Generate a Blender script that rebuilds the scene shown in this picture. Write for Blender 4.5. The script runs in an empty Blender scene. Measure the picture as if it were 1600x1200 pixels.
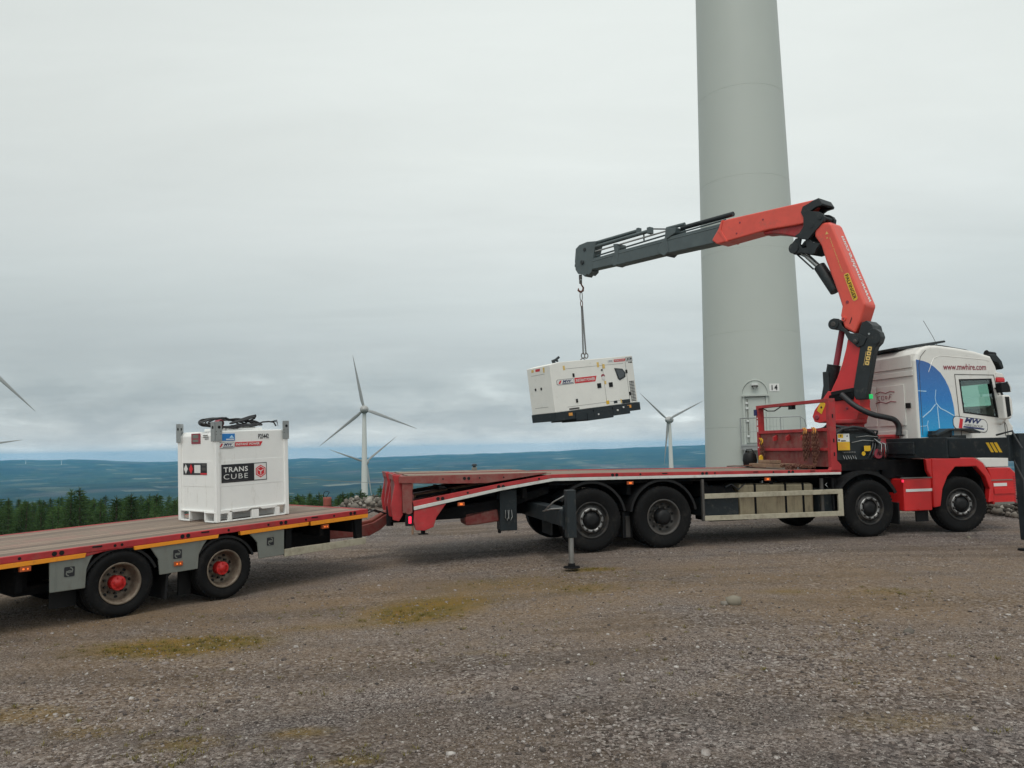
import bpy, bmesh, math, random
import numpy as np
from math import sin, cos, pi, radians, sqrt, atan2, tan
from mathutils import Vector, Matrix
random.seed(7); rng = np.random.default_rng(11)
S = bpy.context.scene
C = S.collection

# ------------------------------------------------------------------ materials
MATS = {}
def mat(name, col, rough=.6, metal=0., var=.25, scale=3., bump=.0, bscale=60., dirt=None, dirt_amt=.0, emis=None, es=1., spec=.5, coat=0., dscale=2.2, streak=False):
    m = bpy.data.materials.new(name); m.use_nodes = True; nt = m.node_tree; N = nt.nodes; L = nt.links
    b = N['Principled BSDF']; b.inputs['Roughness'].default_value = rough; b.inputs['Metallic'].default_value = metal
    b.inputs['Specular IOR Level'].default_value = spec; b.inputs['Coat Weight'].default_value = coat
    tc = N.new('ShaderNodeTexCoord')
    n = N.new('ShaderNodeTexNoise'); n.inputs['Scale'].default_value = scale; n.inputs['Detail'].default_value = 6; n.inputs['Roughness'].default_value = .65
    L.new(tc.outputs['Object'], n.inputs['Vector'])
    r = N.new('ShaderNodeValToRGB'); e = r.color_ramp.elements
    e[0].position = .3; e[1].position = .72
    e[0].color = tuple(c*(1-var) for c in col[:3])+(1,); e[1].color = tuple(min(1, c*(1+var*.6)) for c in col[:3])+(1,)
    L.new(n.outputs['Fac'], r.inputs['Fac']); out = r.outputs['Color']
    if dirt:
        mp = N.new('ShaderNodeMapping'); L.new(tc.outputs['Object'], mp.inputs['Vector'])
        if streak: mp.inputs['Scale'].default_value = (1, 1, .25)
        n2 = N.new('ShaderNodeTexNoise'); n2.inputs['Scale'].default_value = dscale*3; n2.inputs['Detail'].default_value = 9; n2.inputs['Roughness'].default_value = .75
        L.new(mp.outputs[0], n2.inputs['Vector'])
        r2 = N.new('ShaderNodeValToRGB'); r2.color_ramp.elements[0].position = .62-dirt_amt*.3; r2.color_ramp.elements[1].position = .78-dirt_amt*.2
        L.new(n2.outputs['Fac'], r2.inputs['Fac'])
        mx = N.new('ShaderNodeMix'); mx.data_type = 'RGBA'; mx.inputs['B'].default_value = tuple(dirt)+(1,)
        ml = N.new('ShaderNodeMath'); ml.operation = 'MULTIPLY'; ml.inputs[1].default_value = .75
        L.new(r2.outputs['Color'], ml.inputs[0]); L.new(ml.outputs[0], mx.inputs['Factor']); L.new(out, mx.inputs['A']); out = mx.outputs['Result']
    L.new(out, b.inputs['Base Color'])
    rr = N.new('ShaderNodeMapRange'); rr.inputs['To Min'].default_value = max(.05, rough-.12); rr.inputs['To Max'].default_value = min(1, rough+.15)
    L.new(n.outputs['Fac'], rr.inputs['Value']); L.new(rr.outputs[0], b.inputs['Roughness'])
    if bump:
        n3 = N.new('ShaderNodeTexNoise'); n3.inputs['Scale'].default_value = bscale; n3.inputs['Detail'].default_value = 4
        L.new(tc.outputs['Object'], n3.inputs['Vector'])
        bp = N.new('ShaderNodeBump'); bp.inputs['Strength'].default_value = bump; bp.inputs['Distance'].default_value = .01
        L.new(n3.outputs['Fac'], bp.inputs['Height']); L.new(bp.outputs[0], b.inputs['Normal'])
    if emis:
        b.inputs['Emission Color'].default_value = tuple(emis)+(1,); b.inputs['Emission Strength'].default_value = es
    MATS[name] = m
    return m
dust = (.2, .17, .13); rust = (.12, .055, .03)
mat('truck_red', (.42, .026, .03), .5, var=.35, dirt=(.22, .1, .08), dirt_amt=.35, bump=.15, dscale=1.6)
mat('worn_red', (.27, .035, .032), .65, var=.4, dirt=(.2, .11, .09), dirt_amt=.8, bump=.25, dscale=2)
mat('gloss_red', (.60, .022, .022), .3, var=.12, dirt=(.35, .08, .06), dirt_amt=.1, coat=.2)
mat('crane_red', (.76, .10, .07), .42, var=.1, dirt=(.42, .12, .09), dirt_amt=.22, dscale=1.2)
mat('column_red', (.60, .035, .038), .42, var=.1, dirt=(.3, .06, .05), dirt_amt=.25)
mat('crane_black', (.02, .026, .029), .5, spec=.4, var=.3, dirt=(.09, .09, .085), dirt_amt=.2)
mat('boom_grey', (.085, .11, .115), .5, var=.2, dirt=(.12, .13, .13), dirt_amt=.2, streak=False)
mat('outrigger_black', (.016, .022, .026), .55, spec=.35, var=.3, dirt=(.09, .085, .075), dirt_amt=.25)
mat('chassis', (.008, .008, .009), .85, var=.4, spec=.15, dirt=(.035, .03, .025), dirt_amt=.3)
mat('mudguard', (.010, .010, .011), .65, var=.3, spec=.3, dirt=(.04, .036, .03), dirt_amt=.2)
mat('tyre', (.007, .007, .0075), .85, var=.25, spec=.22, dirt=(.03, .027, .024), dirt_amt=.3, bump=.3, bscale=40, dscale=1.4)
mat('rim_grey', (.085, .08, .076), .6, .3, var=.35, dirt=(.07, .055, .045), dirt_amt=.5)
mat('rim_dark', (.024, .023, .023), .6, .2, var=.4, dirt=(.09, .075, .06), dirt_amt=.4)
mat('rim_cream', (.27, .225, .17), .55, .2, var=.4, dirt=(.07, .04, .028), dirt_amt=.95, dscale=4)
mat('hub_red', (.55, .02, .02), .35, var=.1)
mat('chrome', (.36, .36, .36), .4, .7, var=.3, dirt=(.08, .07, .06), dirt_amt=.7, dscale=8)
mat('steel', (.45, .45, .44), .35, .9, var=.2, dirt=dust, dirt_amt=.3)
mat('galvanised', (.33, .35, .35), .5, .35, var=.15, dirt=(.2, .2, .19), dirt_amt=.2)
mat('panel_grey', (.19, .20, .18), .6, .1, var=.12, dirt=(.14, .13, .11), dirt_amt=.35, streak=True)
mat('cream_bar', (.42, .38, .29), .6, .1, var=.15, dirt=(.2, .17, .12), dirt_amt=.5)
mat('tank_alu', (.36, .3, .2), .42, .5, var=.2, dirt=(.16, .12, .08), dirt_amt=.5, streak=True)
mat('orange_tape', (.85, .30, .015), .45, var=.12, dirt=(.35, .1, .03), dirt_amt=.25, dscale=4)
mat('white_tape', (.6, .6, .57), .45, var=.12, dirt=(.3, .24, .2), dirt_amt=.3)
mat('cab_white', (.74, .72, .68), .3, var=.05, dirt=(.5, .46, .4), dirt_amt=.15, coat=.3, streak=True)
mat('cab_blue', (.012, .13, .42), .25, var=.15, coat=.3)
mat('light_blue', (.45, .68, .85), .4, var=.05)
mat('tank_white', (.84, .84, .82), .4, var=.04, dirt=(.5, .48, .42), dirt_amt=.12, streak=True)
mat('gen_cream', (.83, .82, .77), .4, var=.04, dirt=(.52, .5, .42), dirt_amt=.1)
mat('gen_black', (.012, .019, .024), .5, var=.2, dirt=(.08, .08, .07), dirt_amt=.2)
mat('tower_paint', (.46, .495, .46), .45, var=.035, scale=.35, dirt=(.42, .45, .415), dirt_amt=.1, streak=True, dscale=.25)
mat('turbine_white', (.60, .61, .58), .45, var=.05)
mat('blade_grey', (.30, .31, .305), .45, var=.08)
mat('nacelle_grey', (.40, .40, .385), .5, var=.2)
mat('black', (.008, .008, .009), .55, var=.2, spec=.3)
mat('interior', (.16, .155, .15), .8, var=.15)
mat('ink', (.012, .012, .016), .5, var=.05)
mat('navy', (.02, .03, .12), .5, var=.05)
mat('sign_red', (.62, .02, .03), .45, var=.05)
mat('maroon', (.28, .04, .06), .5, var=.1)
mat('sign_white', (.72, .72, .7), .45, var=.04)
mat('sign_blue', (.02, .2, .55), .45, var=.06)
mat('yellow', (.75, .45, .02), .45, var=.12, dirt=(.3, .2, .05), dirt_amt=.2)
mat('label_gold', (.75, .52, .16), .5, var=.1)
mat('hook_orange', (.75, .33, .06), .5, var=.2)
mat('wood_bearer', (.3, .19, .12), .8, var=.4, bump=.4, dirt=(.14, .06, .05), dirt_amt=.5)
mat('chain_rust', (.17, .07, .05), .65, .5, var=.4, dirt=(.3, .17, .1), dirt_amt=.4)
mat('chain_steel', (.16, .15, .14), .5, .6, var=.3)
mat('rubber_cable', (.02, .021, .024), .5, var=.2)
mat('concrete', (.33, .32, .3), .85, var=.15, bump=.2)
mat('drum_red', (.3, .07, .05), .7, var=.3, dirt=rust, dirt_amt=.6)
mat('lamp_amber', (.8, .2, .03), .3, emis=(1., .17, .02), es=.8)
mat('lamp_off', (.45, .1, .03), .3, var=.2)
mat('lamp_red', (.8, .02, .05), .3, emis=(1., .03, .09), es=1.1)
mat('lamp_green', (.02, .5, .12), .3, emis=(.02, .8, .2), es=.35)
mat('lamp_glass', (.62, .64, .62), .2, var=.05)
mat('grass', (.14, .115, .022), .9, var=.35)
mat('bark', (.08, .06, .045), .9, var=.3)

def foliage_mat():
    m = bpy.data.materials.new('conifer_needles'); m.use_nodes = True; nt = m.node_tree; N = nt.nodes; L = nt.links
    b = N['Principled BSDF']; b.inputs['Roughness'].default_value = .7; b.inputs['Specular IOR Level'].default_value = .25
    tc = N.new('ShaderNodeTexCoord'); n = N.new('ShaderNodeTexNoise'); n.inputs['Scale'].default_value = 1.6; n.inputs['Detail'].default_value = 5
    L.new(tc.outputs['Object'], n.inputs['Vector'])
    oi = N.new('ShaderNodeObjectInfo')
    r = N.new('ShaderNodeValToRGB'); r.color_ramp.elements[0].position = .32; r.color_ramp.elements[1].position = .7
    r.color_ramp.elements[0].color = (.012, .038, .011, 1); r.color_ramp.elements[1].color = (.085, .15, .045, 1)
    L.new(n.outputs['Fac'], r.inputs['Fac'])
    h = N.new('ShaderNodeHueSaturation'); mr = N.new('ShaderNodeMapRange'); mr.inputs['To Min'].default_value = .65; mr.inputs['To Max'].default_value = 1.35
    L.new(oi.outputs['Random'], mr.inputs['Value']); L.new(mr.outputs[0], h.inputs['Value']); L.new(r.outputs[0], h.inputs['Color'])
    L.new(h.outputs[0], b.inputs['Base Color']); MATS['needles'] = m
foliage_mat()

def wood_mat(name, axis, col=(.31, .235, .18), pitch=.16):
    """weathered deck boards running along axis, with dark joints, dust and traces of red paint"""
    m = bpy.data.materials.new(name); m.use_nodes = True; nt = m.node_tree; N = nt.nodes; L = nt.links
    b = N['Principled BSDF']; b.inputs['Roughness'].default_value = .85
    tc = N.new('ShaderNodeTexCoord'); sp = N.new('ShaderNodeSeparateXYZ'); L.new(tc.outputs['Object'], sp.inputs[0])
    d = N.new('ShaderNodeMath'); d.operation = 'DIVIDE'; d.inputs[1].default_value = pitch; L.new(sp.outputs['Y' if axis == 'X' else 'X'], d.inputs[0])
    fl = N.new('ShaderNodeMath'); fl.operation = 'FLOOR'; L.new(d.outputs[0], fl.inputs[0])
    fr = N.new('ShaderNodeMath'); fr.operation = 'FRACT'; L.new(d.outputs[0], fr.inputs[0])
    wn = N.new('ShaderNodeTexWhiteNoise'); wn.noise_dimensions = '1D'; L.new(fl.outputs[0], wn.inputs['W'])
    mp = N.new('ShaderNodeMapping'); mp.inputs['Scale'].default_value = (1.2, 30, 1) if axis == 'X' else (30, 1.2, 1); L.new(tc.outputs['Object'], mp.inputs['Vector'])
    g = N.new('ShaderNodeTexNoise'); g.inputs['Scale'].default_value = 1.5; g.inputs['Detail'].default_value = 7; g.inputs['Roughness'].default_value = .7; L.new(mp.outputs[0], g.inputs['Vector'])
    n = N.new('ShaderNodeTexNoise'); n.inputs['Scale'].default_value = 1.3; n.inputs['Detail'].default_value = 7; n.inputs['Roughness'].default_value = .7; L.new(tc.outputs['Object'], n.inputs['Vector'])
    r = N.new('ShaderNodeValToRGB'); r.color_ramp.elements[0].position = .25; r.color_ramp.elements[1].position = .75
    r.color_ramp.elements[0].color = tuple(c*.4 for c in col)+(1,); r.color_ramp.elements[1].color = tuple(c*1.45 for c in col)+(1,)
    L.new(g.outputs['Fac'], r.inputs['Fac'])
    mx = N.new('ShaderNodeMix'); mx.data_type = 'RGBA'; mx.blend_type = 'MULTIPLY'; mx.inputs['Factor'].default_value = .5
    L.new(r.outputs[0], mx.inputs['A']); L.new(wn.outputs['Value'], mx.inputs['B'])
    r2 = N.new('ShaderNodeValToRGB'); r2.color_ramp.elements[0].position = .5; r2.color_ramp.elements[1].position = .62
    L.new(n.outputs['Fac'], r2.inputs['Fac'])
    m2 = N.new('ShaderNodeMix'); m2.data_type = 'RGBA'; m2.inputs['B'].default_value = (.33, .17, .14, 1)
    mm = N.new('ShaderNodeMath'); mm.operation = 'MULTIPLY'; mm.inputs[1].default_value = .4; L.new(r2.outputs[0], mm.inputs[0])
    L.new(mm.outputs[0], m2.inputs['Factor']); L.new(mx.outputs['Result'], m2.inputs['A'])
    gp = N.new('ShaderNodeMath'); gp.operation = 'LESS_THAN'; gp.inputs[1].default_value = .09; L.new(fr.outputs[0], gp.inputs[0])
    m3 = N.new('ShaderNodeMix'); m3.data_type = 'RGBA'; m3.inputs['B'].default_value = (.05, .035, .03, 1)
    L.new(gp.outputs[0], m3.inputs['Factor']); L.new(m2.outputs['Result'], m3.inputs['A']); L.new(m3.outputs['Result'], b.inputs['Base Color'])
    bp = N.new('ShaderNodeBump'); bp.inputs['Strength'].default_value = .5; bp.inputs['Distance'].default_value = .01; L.new(g.outputs['Fac'], bp.inputs['Height']); L.new(bp.outputs[0], b.inputs['Normal'])
    MATS[name] = m
wood_mat('deck_boards', 'X'); wood_mat('ramp_boards', 'X', (.35, .26, .20), .2)

def glass_mat(name, col, gloss=.12):
    m = bpy.data.materials.new(name); m.use_nodes = True; nt = m.node_tree; N = nt.nodes; L = nt.links
    for n in list(N):
        if n.type != 'OUTPUT_MATERIAL': N.remove(n)
    o = [n for n in N if n.type == 'OUTPUT_MATERIAL'][0]
    t = N.new('ShaderNodeBsdfTransparent'); t.inputs[0].default_value = tuple(col)+(1,)
    g = N.new('ShaderNodeBsdfGlossy'); g.inputs['Roughness'].default_value = .04; mx = N.new('ShaderNodeMixShader'); mx.inputs[0].default_value = gloss
    L.new(t.outputs[0], mx.inputs[1]); L.new(g.outputs[0], mx.inputs[2]); L.new(mx.outputs[0], o.inputs[0]); MATS[name] = m
glass_mat('teal_glass', (.80, .95, .88)); glass_mat('dark_glass', (.1, .14, .15), .15)

def blue_print():
    m = MATS['cab_blue']; nt = m.node_tree; N = nt.nodes; L = nt.links; tc = N.new('ShaderNodeTexCoord'); sp = N.new('ShaderNodeSeparateXYZ'); L.new(tc.outputs['Object'], sp.inputs[0])
    mr = N.new('ShaderNodeMapRange'); mr.inputs['From Min'].default_value = 1.8; mr.inputs['From Max'].default_value = 3.25; L.new(sp.outputs[2], mr.inputs['Value'])
    r = N.new('ShaderNodeValToRGB'); e = r.color_ramp.elements; e[0].color = (.02, .36, .68, 1); e[1].color = (.035, .12, .36, 1); e.new(.5).color = (.012, .18, .52, 1); L.new(mr.outputs[0], r.inputs['Fac']); L.new(r.outputs[0], N['Principled BSDF'].inputs['Base Color'])
blue_print()
# ------------------------------------------------------------------ mesh helpers
def empty(name, loc=(0, 0, 0), rz=0., label=None, cat=None, group=None):
    o = bpy.data.objects.new(name, None); C.objects.link(o); o.location = loc; o.rotation_euler = (0, 0, rz)
    tag(o, label, cat, group); return o
def tag(o, label=None, cat=None, group=None, kind=None):
    if label: o['label'] = label
    if cat: o['category'] = cat
    if group: o['group'] = group
    if kind: o['kind'] = kind
    return o
SPLIT = {'lashing_hole', 'door_latch', 'end_latch', 'lug_hole', 'base_label', 'reflector', 'hazard_stripe', 'tank_strap', 'roof_rail', 'ramp_lift_arm'}
class MB:
    """collects shapes (each with its material) and links them as ONE mesh object"""
    def __init__(s): s.v = []; s.f = []; s.m = []; s.mats = []; s.sm = []
    def mi(s, m):
        if m not in s.mats: s.mats.append(m)
        return s.mats.index(m)
    def add(s, vs, fs, m, smooth=False):
        b = len(s.v); s.v += [tuple(v) for v in vs]; k = s.mi(m)
        for f in fs: s.f.append(tuple(b+i for i in f)); s.m.append(k); s.sm.append(smooth)
        return s
    def box(s, x0, x1, y0, y1, z0, z1, m, M=None):
        vs = [Vector((x, y, z)) for x in (x0, x1) for y in (y0, y1) for z in (z0, z1)]
        if M is not None: vs = [M @ v for v in vs]
        return s.add(vs, [(0, 1, 3, 2), (4, 6, 7, 5), (0, 4, 5, 1), (2, 3, 7, 6), (0, 2, 6, 4), (1, 5, 7, 3)], m)
    def prism(s, poly, y0, y1, m, axis='y'):
        """polygon in (x, z) swept from y0 to y1"""
        a = sum(poly[i][0]*poly[(i+1) % len(poly)][1]-poly[(i+1) % len(poly)][0]*poly[i][1] for i in range(len(poly)))
        p = poly if a > 0 else poly[::-1]
        if y0 > y1: y0, y1 = y1, y0
        n = len(p); vs = [(x, y0, z) for x, z in p]+[(x, y1, z) for x, z in p]
        fs = [tuple(range(n)), tuple(range(2*n-1, n-1, -1))]+[(i, n+i, n+(i+1) % n, (i+1) % n) for i in range(n)]
        return s.add(vs, fs, m)
    def tube(s, pts, r, m, seg=10, closed=False, caps=True):
        pts = [Vector(p) for p in pts]; n = len(pts); vs = []; fs = []
        rs = r if isinstance(r, (list, tuple)) else [r]*n
        prev = None
        for i, p in enumerate(pts):
            t = (pts[(i+1) % n]-pts[i-1]) if closed else (pts[min(i+1, n-1)]-pts[max(i-1, 0)])
            t.normalize()
            if prev is None:
                u = t.cross(Vector((0, 0, 1)));
                if u.length < .1: u = t.cross(Vector((0, 1, 0)))
            else: u = prev-t*prev.dot(t)
            u.normalize(); prev = u; w = t.cross(u)
            for k in range(seg):
                a = 2*pi*k/seg; vs.append(p+(u*cos(a)+w*sin(a))*rs[i])
        for i in range(n if closed else n-1):
            for k in range(seg):
                a, b = i*seg+k, i*seg+(k+1) % seg; j = ((i+1) % n)*seg
                fs.append((a, b, j+(k+1) % seg, j+k))
        s.add(vs, fs, m, True)
        if caps and not closed:
            for e in (0, n-1):
                s.add([vs[e*seg+k] for k in range(seg)], [tuple(range(seg))], m)
        return s
    def cyl(s, p0, p1, r, m, seg=16): return s.tube([p0, p1], r, m, seg)
    def lathe(s, prof, m, seg=40, o=(0, 0, 0), axis='y', smooth=True):
        """profile of (radius, along axis)"""
        vs = []; fs = []; n = len(prof)
        for k in range(seg):
            a = 2*pi*k/seg
            for r, y in prof:
                if axis == 'y': vs.append((o[0]+r*cos(a), o[1]+y, o[2]+r*sin(a)))
                else: vs.append((o[0]+r*cos(a), o[1]+r*sin(a), o[2]+y))
        for k in range(seg):
            for i in range(n-1):
                a = k*n+i; b = ((k+1) % seg)*n+i; fs.append((a, a+1, b+1, b) if axis == 'y' else (a, b, b+1, a+1))
        return s.add(vs, fs, m, smooth)
    def build(s, name, parent=None, bevel=0., seg=2, loc=None, rot=None, label=None, angle=35):
        if name in SPLIT:
            r = list(range(len(s.v)))
            def find(i):
                while r[i] != i: r[i] = r[r[i]]; i = r[i]
                return i
            for f in s.f:
                for k in f[1:]: r[find(k)] = find(f[0])
            isl = {}
            for f, mi_, sm_ in zip(s.f, s.m, s.sm): isl.setdefault(find(f[0]), []).append((f, mi_, sm_))
            if len(isl) > 1:
                o = None
                for fs in isl.values():
                    q = MB()
                    for f, mi_, sm_ in fs: q.add([s.v[i] for i in f], [tuple(range(len(f)))], s.mats[mi_], sm_)
                    SPLIT.discard(name); o = q.build(name, parent, bevel, seg, loc, rot, label, angle); SPLIT.add(name)
                return o
        me = bpy.data.meshes.new(name); me.from_pydata([tuple(v) for v in s.v], [], s.f)
        for m in s.mats: me.materials.append(MATS[m])
        me.polygons.foreach_set('material_index', s.m); me.polygons.foreach_set('use_smooth', s.sm)
        bm = bmesh.new(); bm.from_mesh(me); bmesh.ops.remove_doubles(bm, verts=bm.verts, dist=1e-5) if bevel else None
        bm.to_mesh(me); bm.free(); me.update()
        o = bpy.data.objects.new(name, me); C.objects.link(o)
        if parent: o.parent = parent
        if loc: o.location = loc
        if rot: o.rotation_euler = rot
        if label: o['label'] = label
        if bevel:
            b = o.modifiers.new('bevel', 'BEVEL'); b.width = bevel; b.segments = seg; b.limit_method = 'ANGLE'; b.angle_limit = radians(angle); b.harden_normals = False
        return o
def kids(o): return [c for c in bpy.data.objects if c.parent == o]
def copy_tree(o, parent=None):
    c = o.copy(); C.objects.link(c); c.parent = parent
    for ch in kids(o): copy_tree(ch, c)
    return c
def lettering(parent, body, O, X, Y, w, h, m, shear=0., bold=.0, name='lettering', lift=.002, thick=.001, spacing=1.):
    """text fitted into a w by h box with its lower left corner at O, on the plane of X and Y"""
    cu = bpy.data.curves.new('lettering', 'FONT'); cu.body = body; cu.shear = shear; cu.offset = bold; cu.extrude = .0; cu.space_character = spacing; cu.resolution_u = 3
    to = bpy.data.objects.new('lettering', cu); C.objects.link(to); me0 = bpy.data.meshes.new_from_object(to)
    C.objects.unlink(to); bpy.data.objects.remove(to)
    co = np.array([v.co[:] for v in me0.vertices]); mn = co.min(0); mxx = co.max(0); sc = np.maximum(mxx-mn, 1e-6)
    X = Vector(X).normalized(); Y = Vector(Y).normalized(); Nn = X.cross(Y); O = Vector(O)
    vs = [O+X*((c[0]-mn[0])/sc[0]*w)+Y*((c[1]-mn[1])/sc[1]*h)+Nn*lift for c in co]
    fs = [tuple(p.vertices) for p in me0.polygons]
    b = MB(); b.add(vs, fs, m); o = b.build(name, parent)
    bpy.data.meshes.remove(me0); return o
def flat(b, pts2, O, X, Y, m, lift=.0015, thick=.002):
    """thin plate with the outline pts2 on the plane of X and Y"""
    X = Vector(X).normalized(); Y = Vector(Y).normalized(); Nn = X.cross(Y); O = Vector(O)
    a = sum(pts2[i][0]*pts2[(i+1) % len(pts2)][1]-pts2[(i+1) % len(pts2)][0]*pts2[i][1] for i in range(len(pts2)))
    p = pts2 if a > 0 else pts2[::-1]; n = len(p)
    vs = [O+X*x+Y*y+Nn*lift for x, y in p]+[O+X*x+Y*y+Nn*(lift-thick) for x, y in p]
    b.add(vs, [tuple(range(n)), tuple(range(2*n-1, n-1, -1))]+[(i, n+i, n+(i+1) % n, (i+1) % n) for i in range(n)], m); return b
def rrect(x0, x1, y0, y1, r, n=5):
    out = []
    for cx, cy, a0 in ((x1-r, y1-r, 0), (x0+r, y1-r, 90), (x0+r, y0+r, 180), (x1-r, y0+r, 270)):
        for k in range(n+1):
            a = radians(a0+90*k/n); out.append((cx+r*cos(a), cy+r*sin(a)))
    return out
def disc(cx, cy, r, n=16): return [(cx+r*cos(2*pi*k/n), cy+r*sin(2*pi*k/n)) for k in range(n)]
def smooth(t): t = np.clip(t, 0, 1); return t*t*(3-2*t)

# ------------------------------------------------------------------ wheels (axis along y, outer face at y=0, inward is +y)
def tyre_mb(R, w, rr, twin=False):
    b = MB()
    for y in ([0, w+.04] if twin else [0]):
        prof = [(rr, y+.035), (rr+.02, y+.018), (R*.80, y+.004), (R*.87, y+.0), (R*.93, y+.012), (R-.018, y+.03), (R-.004, y+.045), (R, y+.06)]
        g = [(R, y+w*.2), (R-.014, y+w*.2+.004), (R-.014, y+w*.2+.014), (R, y+w*.2+.018), (R, y+w*.48), (R-.014, y+w*.48+.004), (R-.014, y+w*.52), (R, y+w*.52+.004), (R, y+w*.78), (R-.014, y+w*.78+.004), (R-.014, y+w*.78+.014), (R, y+w*.78+.018)]
        prof += g+[(R, y+w-.06), (R-.004, y+w-.045), (R-.018, y+w-.03), (R*.93, y+w-.012), (R*.87, y+w), (R*.80, y+w-.004), (rr+.02, y+w-.018), (rr, y+w-.035)]
        b.lathe(prof, 'tyre', 64)
        # shoulder blocks: notches in the tread edge
        for k in range(48):
            a = 2*pi*k/48; M = Matrix.Rotation(-a, 4, 'Y')
            b.box(R-.03, R-.002, y+.030, y+.062, -.016, .016, 'tyre', M)
            b.box(R-.03, R-.002, y+w-.062, y+w-.030, -.016, .016, 'tyre', M)
    return b
def wheel_proto(kind):
    if kind == 'trailer':
        R, w, rr, rm = .395, .235, .236, 'rim_cream'
        b = MB()
        b.lathe([(rr, .03), (rr+.012, .018), (rr+.008, .012), (rr-.012, .02), (rr-.02, .05), (rr-.030, .085), (rr-.034, .15), (rr-.06, .185), (.10, .175), (.09, .16), (.09, .2)], rm, 48)
        b.lathe([(rr-.01, .04), (rr-.01, .2)], 'rim_dark', 40)
        for k in range(8):
            a = 2*pi*(k+.5)/8; b.cyl((.175*cos(a), .172, .175*sin(a)), (.175*cos(a), .181, .175*sin(a)), .02, 'black', 12)
        for k in range(10):
            a = 2*pi*k/10; b.cyl((.128*cos(a), .178, .128*sin(a)), (.128*cos(a), .135, .128*sin(a)), .015, 'rim_dark', 6)
        h = MB(); h.lathe([(.086, .19), (.086, .066), (.0855, .0645), (.084, .064), (.08, .0638), (.05, .0636), (.0495, .062), (.048, .058), (0.001, .0575)], 'hub_red', 28)
        for k in range(6):
            a = 2*pi*k/6; h.cyl((.066*cos(a), .06, .066*sin(a)), (.066*cos(a), .048, .066*sin(a)), .009, 'hub_red', 6)
        return R, w, rr, b, h, True
    if kind == 'dish':
        R, w, rr = .528, .29, .292
        b = MB(); b.lathe([(rr, .03), (rr+.016, .018), (rr+.01, .01), (rr-.014, .02), (rr-.02, .06), (rr-.04, .09), (rr-.045, .12), (rr-.085, .15), (.14, .13), (.14, .18)], 'rim_grey', 52)
        for k in range(10):
            a = 2*pi*(k+.5)/10; b.cyl((.218*cos(a), .142, .218*sin(a)), (.218*cos(a), .128, .218*sin(a)), .022, 'black', 12)
        for k in range(10):
            a = 2*pi*k/10; b.cyl((.168*cos(a), .15, .168*sin(a)), (.168*cos(a), .1, .168*sin(a)), .017, 'rim_grey', 6)
        h = MB(); h.lathe([(.135, .16), (.132, .03), (.12, -.01), (.06, -.025), (.001, -.025)], 'black', 28)
        return R, w, rr, b, h, True
    R, w, rr = .528, .29, .292
    b = MB(); b.lathe([(rr, .03), (rr+.016, .018), (rr+.01, .01), (rr-.014, .02), (rr-.02, .05), (rr-.035, .07), (.235, .055), (.215, .02), (.19, .012), (.16, .02), (.14, .05)], 'rim_dark', 52)
    for k in range(10):
        a = 2*pi*(k+.5)/10; b.cyl((.238*cos(a), .07, .238*sin(a)), (.238*cos(a), .05, .238*sin(a)), .018, 'black', 10)
    # dull nut ring with ten nut covers
    b.lathe([(.208, .022), (.203, .002), (.185, -.004), (.165, .0), (.157, .02)], 'chrome', 40)
    for k in range(10):
        a = 2*pi*k/10; b.lathe([(.021, .0), (.02, -.022), (.012, -.034), (.001, -.035)], 'rim_dark', 8, (.181*cos(a), 0, .181*sin(a)))
    h = MB(); h.lathe([(.15, .05), (.135, .02), (.115, .012), (.1, -.012), (.05, -.02), (.001, -.02)], 'black', 28)
    return R, w, rr, b, h, False
PROTO = {}
def wheel(parent, kind, x, y, z, flip=False, steer=0., spin=0.):
    if kind not in PROTO:
        R, w, rr, b, h, twin = wheel_proto(kind)
        o = b.build('wheel', parent); t = tyre_mb(R, w, rr, twin).build('tyre', o); c = h.build('hub', o)
        PROTO[kind] = o
    else:
        o = copy_tree(PROTO[kind], parent)
    o.location = (x, y, z); o.rotation_euler = (0, spin, steer+(pi if flip else 0)); o.rotation_mode = 'XYZ'
    return o

# ================================================================== TRUCK (x along the truck to the cab, y away from the near side, z up)
truck = empty('crane_truck', (1.34, 13.02, 0), radians(13.7), 'red and white eight wheel crane truck with beavertail flatbed holding up the generator', 'lorry')
dz = lambda s: 1.31-.0115*max(s, 0)          # deck top
# chassis
b = MB()
b.box(-3.0, 8.3, .78, .88, .62, .92, 'chassis'); b.box(-3.0, 8.3, 1.62, 1.72, .62, .92, 'chassis')
for s in (-2.4, -1.2, .65, 2.1, 3.4, 4.7, 6.2): b.box(s, s+.08, .15, 2.35, .92, 1.10, 'chassis')
for s in (-.045, 1.263, 5.365, 7.388): b.cyl((s, .3, .52), (s, 2.2, .52), .09, 'chassis'); b.lathe([(.02, -.22), (.17, -.12), (.2, 0), (.17, .12), (.02, .22)], 'chassis', 20, (s, 1.25, .5), 'y')
b.box(-.7, 1.9, .95, 1.55, .5, .75, 'chassis'); b.box(4.9, 5.8, 1.0, 1.5, .45, .9, 'chassis')
b.box(2.0, 4.6, 1.75, 2.35, .45, 1.05, 'chassis'); b.box(2.6, 3.4, .9, 1.5, .32, .7, 'chassis')
b.box(-.75, 2., .35, .42, 1.06, 1.18, 'chassis'); b.box(-.75, 4.6, .1, 2.4, 1.12, 1.2, 'chassis')
b.prism([(-3.0, .72), (-1.3, .95), (-.7, 1.12), (-.7, .98), (-1.3, .8), (-2.2, .62), (-3., .6)], .3, 2.2, 'chassis')
b.build('chassis', truck, .008)
# deck boards
b = MB(); b.prism([(-.8, 1.292), (0, 1.296), (4.6, dz(4.6)-.012), (4.6, 1.2), (0, 1.24), (-.8, 1.24)], .045, 2.455, 'deck_boards'); b.build('deck', truck)
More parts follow.
